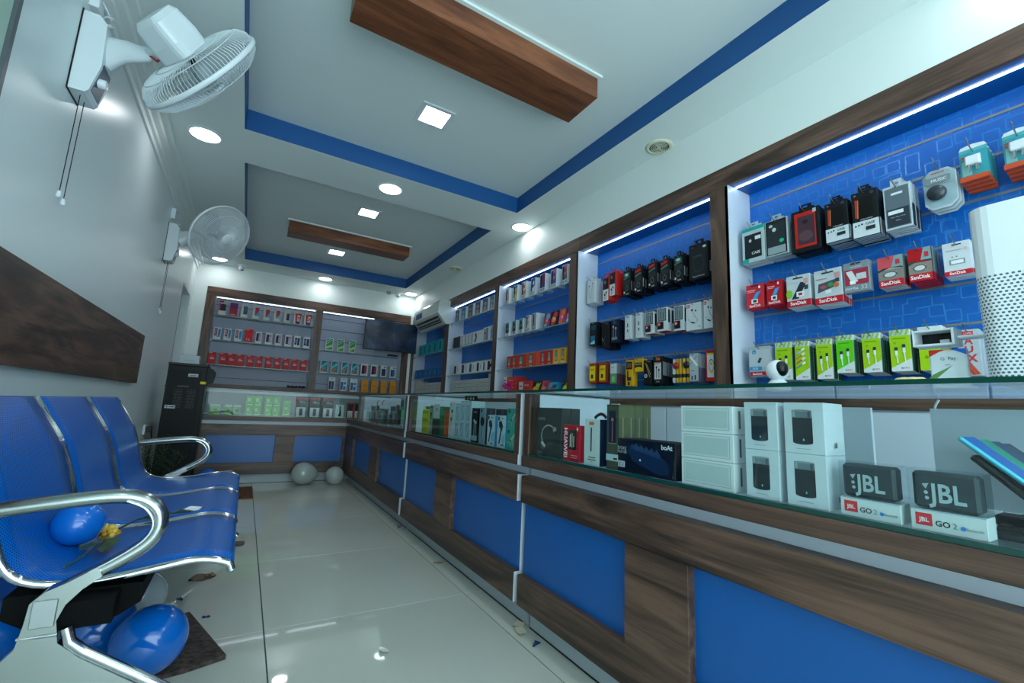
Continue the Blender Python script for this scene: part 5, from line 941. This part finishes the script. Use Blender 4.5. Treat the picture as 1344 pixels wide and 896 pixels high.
def fan(label, ybox, zb0, zb1, piv, Pc, n, grp='wall fans', cordlen=.4):
    """ybox: centre of wall box; piv: joint; Pc: ring centre; n: facing direction"""
    t = thing('wall_fan', label, 'fan', (XL, ybox, zb0), group=grp); O = Vector((XL, ybox, zb0)); W_ = mat('#d9e2e6', .28); zc = zb1-zb0
    wb = MB().prism([(.0, .0), (.0, zc), (.05, zc), (.075, zc-.03), (.082, .12), (.06, .012), (.05, 0)], -.062, .062, W_).build('wall_box', t)
    kb = MB(); kb.M = Matrix.Translation((.072, -.02, .07)) @ Matrix.Rotation(PI/2, 4, 'Y'); kb.lathe([(.019, 0), (.018, .022), (.014, .025), (0, .025)], PWHITE, 20); kb.build('speed_knob', wb)
    MB().prism([(.084, .14), (.0835, .125), (.0635, .02), (.062, .02), (.06, .03)], -.045, .045, mat('#2f4a60', .3)).build('switch_panel', wb)
    bx('backing_plate', t, 0, .004, -.066, .066, -.004, zc+.004, BLACK)
    pv = Vector(piv)-O; a0 = Vector((.07, 0, zc-.11)); mid = a0.lerp(pv, .5)+Vector((0, 0, .008))
    MB().tube([a0, a0.lerp(pv, .25)+Vector((0, 0, .008)), mid, a0.lerp(pv, .8), pv, pv+(pv-a0).normalized()*.03], [.07, .055, .045, .035, .03, .012], W_, 12, ry=[.036, .03, .026, .023, .021, .008], up=(0, 1, 0)).build('arm', t)
    n = Vector(n).normalized(); C_ = Vector(Pc)-O
    z_ = n; x_ = Vector((0, 0, 1)).cross(z_).normalized(); y_ = z_.cross(x_); M = Matrix((x_, y_, z_)).transposed().to_4x4(); M.translation = C_
    bt = M @ Vector((0, 0, -.09))
    m = MB(); m.tube([pv, pv.lerp(bt, .45), bt], [.024, .03, .04], W_, 10, ry=[.02, .024, .03]); m.M = None; m.build('tilt_bracket', t)
    q = MB().tube([pv+Vector((0, -.01, -.01)), pv.lerp(bt, .3)+Vector((0, -.01, -.045)), pv.lerp(bt, .55)+Vector((0, 0, -.02))], .005, mat('#a8382c', .5), 6).build('red_cable', t)
    m = MB(); m.M = M
    S = [(-.06, .068), (-.07, .076), (-.12, .078), (-.19, .07), (-.21, .056)]
    for (z0, r0), (z1, r1) in zip(S, S[1:]):
        p0, p1 = rrect(r0, r0*.45, 4), rrect(r1, r1*.45, 4); k_ = len(p0)
        for i in range(k_):
            j = (i+1) % k_; m.add([(*p0[i], z0), (*p0[j], z0), (*p1[j], z1), (*p1[i], z1)], [(0, 3, 2, 1)], W_, True)
    m.add([(*p_, -.21) for p_ in rrect(.056, .056*.45, 4)], [tuple(reversed(range(20)))], W_); m.add([(*p_, -.06) for p_ in rrect(.068, .068*.45, 4)], [tuple(range(20))], W_)
    m.build('motor_housing', t)
    R = .25; wire = mat('#d4dde1', .3)
    def grille(name, prof, N, inner):
        m = MB(); m.M = M
        for i in range(N):
            a = 2*PI*i/N; m.tube([(r*math.cos(a+tw), r*math.sin(a+tw), z) for r, z, tw in prof], 0.0015, wire, 3, caps=False, smooth=False)
        for r, z in inner:
            m.tube([(r*math.cos(2*PI*i/40), r*math.sin(2*PI*i/40), z) for i in range(41)], .0018, wire, 4, caps=False)
        return m.build(name, t)
    grille('rear_grille', [(.065, -.065, 0), (.12, -.066, .05), (.18, -.062, .1), (.22, -.05, .12), (.243, -.028, .12), (.248, 0, .12)], 104, [(.14, -.066), (.205, -.056)])
    fg = grille('front_grille', [(.04, .075, 0), (.09, .074, .1), (.15, .066, .22), (.205, .048, .3), (.238, .024, .32), (.248, 0, .32)], 104, [(.11, .072), (.19, .055)])
    m = MB(); m.M = M
    m.tube([(R*math.cos(2*PI*i/64), R*math.sin(2*PI*i/64), 0) for i in range(65)], .0055, W_, 8, ry=.01, caps=False); m.build('ring', t)
    m = MB(); m.M = M; m.lathe([(.0, .082), (.03, .081), (.045, .076), (.047, .07), (.0, .07)], W_, 28, cap=False); m.build('front_badge', fg)
    m = MB(); m.M = M; m.lathe([(.0, .055), (.03, .05), (.038, .03), (.038, -.03), (.0, -.03)], mat('#9aa6aa', .4), 20, cap=False); m.lathe([(.012, -.03), (.012, -.06)], BLK2, 8); hub = m.build('hub', t)
    for b in range(3):
        m = MB(); m.M = M @ Matrix.Rotation(2*PI*b/3+.4, 4, 'Z'); nu, nv = 6, 6; vs = []
        for i in range(nu+1):
            r = .035+.175*i/nu; wa = .35+.5*math.sin(PI*min(1, .25+.75*i/nu))
            for j in range(nv+1):
                th = (j/nv-.5)*wa*1.6+.25*i/nu; vs.append((r*math.cos(th), r*math.sin(th), (j/nv-.5)*.055*(1-.3*i/nu)))
        m.add(vs, [(i*(nv+1)+j, (i+1)*(nv+1)+j, (i+1)*(nv+1)+j+1, i*(nv+1)+j+1) for i in range(nu) for j in range(nv)], mat('#b4c0c6', .25, alpha=.55), True); m.build('blade', hub)
    for k_, yy in enumerate((-.025, .025)):
        ln = cordlen+(.012 if k_ else 0); pc = MB().tube([(.03, yy, .0), (.03, yy, -ln)], .0016, BLK2, 5).build('pull_cord', t)
        MB().lathe([(.004, .012), (.007, .008), (.008, -.012), (.0, -.014)], PWHITE, 12).build('cord_bead', pc, (.03, yy, -ln))
    bx('socket_plate', t, 0, .03, -.03, .03, zc+.05, zc+.14, PWHITE, .002)
    m = MB(); pts = [(.03, .0, zc+.1)]+[(.05+.018*math.sin(i*1.1), .03+.02*math.cos(i*1.1), zc+.07-.006*i) for i in range(14)]+[(.03, 0, zc)]
    m.tube(pts, .0035, PWHITE, 5); m.build('power_cable', t)
    return t
fan('near white wall fan facing down toward the aisle', 2.19, 1.935, 2.26, (-.485, 2.12, 2.165), (-.312, 2.08, 2.144), (.731, .538, -.42))
fan('far white wall fan turned toward the camera', 4.46, 1.90, 2.215, (-.47, 4.42, 2.175), (-.324, 4.162, 2.114), (.671, -.577, -.466))

# ------------------------------------------------------------------ dark floor cabinet, box, plant
t = thing('floor_cabinet', 'tall black floor cabinet with vent slots in the far left corner', 'cabinet', (-.46, 4.85, 0))
MATB = mat('#060708', .7, 0, .1); BK = mat('#050607', .35, 0, .15)
bx('body', t, -.145, .14, 0, .22, 0, 1.09, BK, .004); MB().prism([(.14, 1.09), (.18, 1.075), (.2, 1.05), (.185, .96), (.14, .92)], .01, .21, BK).build('front_head', t)
bx('top_cap', t, -.148, .145, -.004, .224, 1.09, 1.112, BLK2, .003); sd = bx('side_door', t, -.12, .10, -.004, 0, .1, 1.04, mat('#060708', .4, 0, .15), .001)
for cx in (-.075, .02):
    m = MB()
    for i in range(12):
        for j in range(5): m.box(cx+j*.012, cx+j*.012+.006, -.006, -.003, .72+i*.014, .725+i*.014, mat('#2f3538', .4))
    m.build('vent_slots', sd)
MB().art([('r', .52, .94, .78, .965, '#b9c4c8'), ('r', .56, .945, .74, .955, '#7b868a')], .28, .2, 1.09).build('paper_sticker', t, (0, -.004, -.03))
MB().art([('r', .12, .655, .38, .68, '#c4ccce'), ('p', [(.14, .668), (.19, .678), (.19, .658)], '#15181b'), ('r', .22, .663, .36, .671, '#4b5458')], .28, .2, 1.09).build('arrow_sticker', t, (-.02, -.004, 0))
m = MB(); m.box(.1, .142, -.005, -.003, .935, .958, P('#d8c81a')).box(.14, .1412, 0, .03, .935, .958, P('#d8c81a')); m.build('yellow_sticker', t)
bx('handle_slot', sd, -.06, .02, -.007, -.003, .9, .915, BLACK)
t = thing('flat_carton', 'small pale flat carton standing on top of the black cabinet', 'box', (-.47, 4.93, 1.113))
bx('carton', t, -.075, .075, -.05, .06, 0, .075, mat('#aeb9bf', .5), .001); MB().art([('r', .3, .35, .8, .38, '#7b868c'), ('r', .35, .25, .7, .28, '#7b868c')], .15, .1, .075).build('printed_face', t, (0, -.0505, 0))
t = thing('potted_plant', 'dark green bushy artificial plant beside the black cabinet', 'plant', (-.52, 4.3, 0))
MB().lathe([(.0, 0), (.07, 0), (.095, .14), (.1, .15), (.088, .15), (.08, .13), (.0, .13)], mat('#1b1d1f', .5), 24).build('pot', t)
m = MB(); lf = [mat('#1d3a22', .6), mat('#2a4a24', .6), mat('#14281a', .6)]
for i in range(14):
    a = i*2.4; r = .02+.02*(i % 3); tip = Vector((r*3*math.cos(a), r*3*math.sin(a), .36+.05*(i % 4)))
    base = Vector((0, 0, .12))
    m.tube([base, base.lerp(tip, .5), tip], .002, lf[2], 4)
    for k_ in range(44):
        s = .15+.85*k_/44; p_ = base.lerp(tip, s); b = k_*2.4; L = .075*(1.15-.5*s); d = Vector((math.cos(b), math.sin(b), .55)).normalized()
        u = d.cross(Vector((0, 0, 1))).normalized()*.0035; m.add([p_-u*.4, p_+d*L*.5-u, p_+d*L, p_+d*L*.5+u], [(0, 1, 2, 3)], lf[k_ % 3])
o = m.build('foliage', t); o['kind'] = 'stuff'

# ------------------------------------------------------------------ three-seat waiting bench
t = thing('waiting_bench', 'blue three-seat perforated steel bench with chrome arms', 'bench', (0, 0, 0))
SP = [(-.568, .803), (-.556, .785), (-.53, .742), (-.505, .70), (-.485, .662), (-.465, .61), (-.45, .56), (-.438, .515), (-.425, .47), (-.405, .43), (-.375, .405), (-.33, .392), (-.27, .389), (-.19, .396), (-.11, .408), (-.06, .413), (-.03, .410), (.0, .402), (.018, .392), (.022, .372)]
SP = smooth(SP, 2)
cum = [0]
for a, b in zip(SP, SP[1:]): cum.append(cum[-1]+math.dist(a, b))
PIT = .53; Y0 = 1.44
for i in range(3):
    s0, s1 = Y0+PIT*i+.012, Y0+PIT*i+PIT-.018
    m = MB(); ny = 6; vs = []; uv = []
    for (x, z), c in zip(SP, cum):
        for j in range(ny+1): vs.append((x, s0+(s1-s0)*j/ny, z)); uv.append((c*2.4, (j/ny)*.5*2.2))
    uv = [(b, a) for a, b in uv]
    m.add(vs, [(k_*(ny+1)+j, k_*(ny+1)+j+1, (k_+1)*(ny+1)+j+1, (k_+1)*(ny+1)+j) for k_ in range(len(SP)-1) for j in range(ny)], SEATM, True, uv)
    o = m.build('seat_shell', t); so = o; sm = o.modifiers.new('thick', 'SOLIDIFY'); sm.thickness = .006; sm.offset = -1
    for yy in (s0-.002, s1+.002):
        MB().tube([(x, yy, z) for x, z in SP[:-1]]+[(.024, yy, .378)], .0095, CHROME, 10, up=(0, 1, 0)).build('edge_tube', so)
MB().prism([(-.40, .375), (-.16, .375), (-.16, .33), (-.2, .305), (-.36, .305), (-.4, .33)], Y0+.01, Y0+3*PIT-.01, MATB).build('support_beam', t)
arm = smooth([(-.47, .566), (-.40, .576), (-.33, .584), (-.25, .591), (-.20, .589), (-.165, .575), (-.143, .548), (-.14, .515), (-.155, .485), (-.19, .458), (-.23, .435), (-.27, .412), (-.30, .392), (-.315, .365), (-.318, .33), (-.318, .30)], 3)
for yy in (1.385, 3.075):
    ar_ = MB().tube([(x, yy, z) for x, z in arm], .0165, ALU, 14, ry=.021, up=(0, 1, 0)).build('armrest', t)
    MB().tube([(x, yy-.0195, z) for x, z in smooth([(-.205, .583), (-.172, .566), (-.153, .54), (-.151, .515), (-.168, .488), (-.21, .458), (-.25, .435)], 4)], .0035, CHROME, 6, up=(0, 1, 0)).build('chrome_inlay', ar_)
    leg = [(-.335, .385), (-.338, .345), (-.345, .30), (-.40, .235), (-.50, .12), (-.585, .02), (-.60, 0), (-.55, 0), (-.47, .06), (-.36, .13), (-.28, .135), (-.15, .10), (0, .03), (.02, 0), (.05, 0), (.045, .03), (-.02, .105), (-.14, .19), (-.24, .262), (-.28, .30), (-.288, .345), (-.278, .375), (-.255, .402), (-.225, .425), (-.235, .445), (-.28, .42), (-.315, .405)]
    lg = MB().prism(leg, yy-.024, yy+.024, ALU).build('leg_frame', t)
    MB().tube([(-.272, yy-.012, .325), (-.262, yy-.014, .295), (-.235, yy-.014, .27), (-.14, yy-.014, .203), (-.04, yy-.014, .13), (.03, yy-.014, .078), (.055, yy-.014, .055)], .012, CHROME, 10, up=(0, 1, 0)).build('chrome_leg_tube', lg)
    MB().tube([(-.345, yy-.02, .318), (-.282, yy-.024, .318)], .004, CHROME, 6).build('joint_band', lg)
    m = MB(); m.box(-.33, -.29, yy-.026, yy-.023, .335, .39, BRUSH, .008); m.build('recess_plate', lg)
    bx('mounting_bracket', t, -.34, -.2, min(yy, yy+(.06 if yy < 2 else -.06)), max(yy, yy+(.06 if yy < 2 else -.06)), .315, .37, MATB)
    for xf in (-.575, .035): MB().lathe([(.018, 0), (.018, .008), (.0, .01)], BLK2, 12).build('foot_pad', lg, (xf, yy, 0))

# balloons
def balloon(name, label, c, r, col, dir_=(.2, -.3, -.3), tr=0, grp=None, long=1.15):
    d = Vector(dir_).normalized(); q = Vector((0, 0, -1)).rotation_difference(d)
    t = thing(name, label, 'balloon', c, group=grp)
    pr = []
    for i in range(17):
        a = PI*i/16; rr = r*math.sin(a); z = -r*math.cos(a)
        if z < 0: z *= long; rr *= (1-.22*(abs(z)/(r*long))**3)
        pr.append((max(rr, .0), z))
    pr[0] = (0, pr[0][1]); mm = mat(col, .16, 0, .5, .5) if not tr else mat(col, .15, 0, .5, .3, trans=.35)
    m = MB(); m.M = q.to_matrix().to_4x4(); m.lathe(pr, mm, 28, cap=False); m.build('skin', t)
    m = MB(); m.M = q.to_matrix().to_4x4(); m.lathe([(.004, -r*long-.0), (.007, -r*long-.006), (.003, -r*long-.009), (.009, -r*long-.018), (.0, -r*long-.018)], mm, 12, cap=False); m.build('knot', t)
BB = '#066acb'
G1 = 'blue balloons around the bench'
balloon('balloon', 'blue balloon on floor in front of the bench, beside grey mat', (-.158, 1.755, .111), .096, BB, (-.3, -.5, -.45), grp=G1, long=1.0)
balloon('balloon', 'blue balloon half hidden under bench, behind the front one', (-.31, 1.93, .102), .1, BB, (.3, .6, -.2), grp=G1, long=1.0)
balloon('balloon', 'blue balloon lying on the nearest bench seat', (-.358, 1.735, .462), .059, BB, (-.1, .4, -.5), grp=G1, long=1.0)
balloon('balloon', 'lower blue balloon behind the bench leg at left', (-.57, 2.03, .092), .09, BB, (.1, .1, -1), grp=G1, long=1.0)
balloon('balloon', 'upper blue balloon by the wall at left photo edge', (-.585, 2.28, .105), .103, '#0a4fa8', (.1, .1, -1), grp=G1, long=1.0)
balloon('balloon', 'blue balloon on the floor beside the black cabinet', (-.215, 5.02, .088), .086, BB, (0, 0, -1), grp=G1, long=1.0)
balloon('balloon', 'translucent white balloon under the bench', (-.25, 2.17, .092), .09, '#c9d4d8', (.2, .2, -.6), 1, long=1.0)
balloon('balloon', 'small white balloon beside the blue one at back counter', (-.055, 5.04, .08), .078, '#c3ccc9', (0, 0, -1), 1, long=1.0)
balloon('balloon', 'left white pear-shaped balloon before the back counter', (.585, 4.99, .113), .108, '#c3ccc6', (1, .1, -.15), 1, 'white balloons before the back counter', 1.35)
balloon('balloon', 'right white balloon before the back counter', (.878, 4.93, .092), .09, '#c3ccc6', (.35, .1, -.6), 1, 'white balloons before the back counter')

# dried rose on the near seat, petal, leaves
t = thing('dried_rose', 'dried yellow rose with green leaves on the nearest seat', 'flower', (-.295, 1.735, .41))
m = MB(); yl = [mat('#c99a2a', .6), mat('#b07a1c', .6), mat('#d8b44a', .6)]
for i in range(16):
    a = i*2.4; s = .004+.0011*i
    c = Vector((math.cos(a)*s, .03+random.uniform(-.004, .01)+.012*(i/16), .012+math.sin(a)*s))
    m.ball(tuple(c), .010, .014, .009, yl[i % 3], 7, 5)
m.build('bloom', t)
MB().tube([(0, .02, .01), (-.004, -.03, .006), (-.012, -.1, .0), (-.022, -.16, -.004), (-.03, -.215, -.002)], .0022, mat('#3f5a2a', .6), 6).build('stem', t)
for i, (y, dx, L) in enumerate(((-.02, .03, .07), (-.045, .028, .075), (-.03, -.03, .07), (-.075, .02, .06), (.0, .034, .055))):
    m = MB(); m.add([(0, y, .004), (dx*.6, y-.025, .012), (dx*1.3, y-L*.6, .008), (dx, y-L, .003), (dx*.2, y-L*.7, .01)], [(0, 1, 2, 3, 4)], mat('#1f3a20' if i % 2 else '#2c4a24', .5)); o = m.build('leaf', t)
t = thing('rose_stem', 'second rose stem with dark leaves across the seat joint', 'flower', (-.24, 1.97, .40))
MB().tube([(-.06, -.12, .006), (-.02, -.02, .016), (.05, .04, .018), (.12, .06, .016)], .003, mat('#2a3f22', .6), 6).build('stem', t)
m = MB()
for x, y in ((-.01, .0), (.03, .03), (.07, .05), (.0, -.04)): m.add([(x, y, .018), (x+.02, y+.015, .024), (x+.045, y+.005, .018), (x+.02, y-.012, .02)], [(0, 1, 2, 3)], mat('#1d3320', .5))
m.build('leaves', t)
def petal(name, label, x, y, z, s, c, cat='petal', grp='bits of petal and leaf on the floor', rot=0):
    vs = []; n = 6
    for i in range(n+1):
        u = i/n-.5; wv = math.cos(u*PI*.96)*s*.45
        vs += [(u*s*1.3, -wv, s*.18*abs(u)*2), (u*s*1.3, 0, s*.02), (u*s*1.3, wv, s*.22*(1-abs(u)))]
    fs = [(i*3+j, (i+1)*3+j, (i+1)*3+j+1, i*3+j+1) for i in range(n) for j in (0, 1)]
    o = MB().add(vs, fs, mat(c, .5), True).build(name, None, (x, y, z), (0, 0, rot)); return tag(o, label, cat, grp)
petal('white_petal', 'white petal lying on the middle bench seat', -.115, 2.06, .414, .05, '#e9ecec', grp=None, rot=.5)
petal('dry_leaf', 'dry brown leaf on floor beyond the grey mat', -.08, 2.58, .002, .07, '#6a5540', 'leaf', rot=.4); petal('dry_leaf', 'second dry leaf touching the brown one beyond grey mat', -.04, 2.6, .002, .05, '#8a7458', 'leaf', rot=1.6)
petal('dry_leaf', 'dry leaf on floor at the bench front corner', .065, 3.08, .002, .07, '#5a4a3a', 'leaf', rot=1.0)
for i, (x, y, s, c, l) in enumerate(((1.02, 1.575, .045, '#c9bfa8', 'cream petal against the skirting at the counter joint'), (1.0, 1.53, .05, '#d2c9b4', 'curled cream petal just right of the counter joint'), (.505, 1.62, .035, '#e3e3d6', 'lone white petal in the middle of the near floor'),
     (1.0, 2.36, .05, '#b9ad94', 'cream petal by the middle counter skirting'), (1.02, 3.43, .04, '#c4b9a0', 'cream petal by the far counter skirting'), (1.015, 3.23, .03, '#b9ad94', 'tiny cream petal near the far counter joint'), (.9, 4.95, .03, '#c4b9a0', 'tiny petal under right white balloon'))):
    petal('cream_petal', l, x, y, .002, s, c, rot=i)
for l, x, y, s, a in (('dark blue balloon scrap beside the near counter skirting', 1.0, 1.43, .04, .6), ('dark blue balloon scrap at the far counter joint', 1.012, 3.13, .05, 1.2), ('tiny dark blue scrap on floor past the grey mat', -.03, 2.14, .025, .3), ('dark blue scrap under the bench edge', -.28, 2.72, .06, 0), ('second dark blue scrap under the bench front', -.16, 2.86, .06, .5), ('flat dark scrap behind the blue floor balloons', -.13, 2.36, .03, 2)):
    t = thing('balloon_scrap', l, 'scrap', (x, y, .001), (0, 0, a), 'dark blue balloon scraps'); c = mat('#0d2f66', .3)
    MB().prism([(-s*.5, .0), (s*.1, -s*.12), (s*.5, -s*.3), (s*.55, s*.3), (s*.1, s*.15)], 0, .004, c, 2).build('flap', t); MB().tube([(-s*.5, 0, .004), (-s*.3, 0, .006), (-s*.2, .002, .003)], .004, c, 6).build('knot', t)
# mats
def mat_rug(name, label, poly, c, h=.014, grp=None):
    q = NT('doormat_'+c.strip('#')); tc = q.n('ShaderNodeTexCoord'); n = q.n('ShaderNodeTexNoise', i_Scale=55, i_Detail=4); q.l(tc.outputs['Object'], n.inputs['Vector'])
    q.l(q.ramp(n.outputs[0], [(.3, '#1f1a18'), (.7, c)]), q.b.inputs['Base Color']); q.b.inputs['Roughness'].default_value = .9; q.bump(n.outputs[0], .8, .01)
    o = MB().prism(poly, .0005, h, q.m, 2).build(name); return tag(o, label, 'mat', grp)
mat_rug('doormat', 'dark grey-brown doormat beside the front blue balloon', [(-.36, 2.16), (-.085, 2.185), (.045, 1.79), (-.06, 1.755), (-.33, 1.72)], '#5a4a44')
mat_rug('doormat', 'small rusty brown doormat in front of back counter', [(-.25, 4.95), (.155, 4.95), (.155, 4.42), (-.25, 4.42)], '#8a5530')
# hanging thin hose / phone cable behind the near case
tag(MB().tube(smooth([(1.455, .40, .902), (1.458, .41, .88), (1.458, .405, .84), (1.455, .395, .80), (1.455, .40, .75)], 5), .0025, PWHITE, 6).build('white_cable'), 'thin white cable hanging behind the near counter back panel', 'cable')
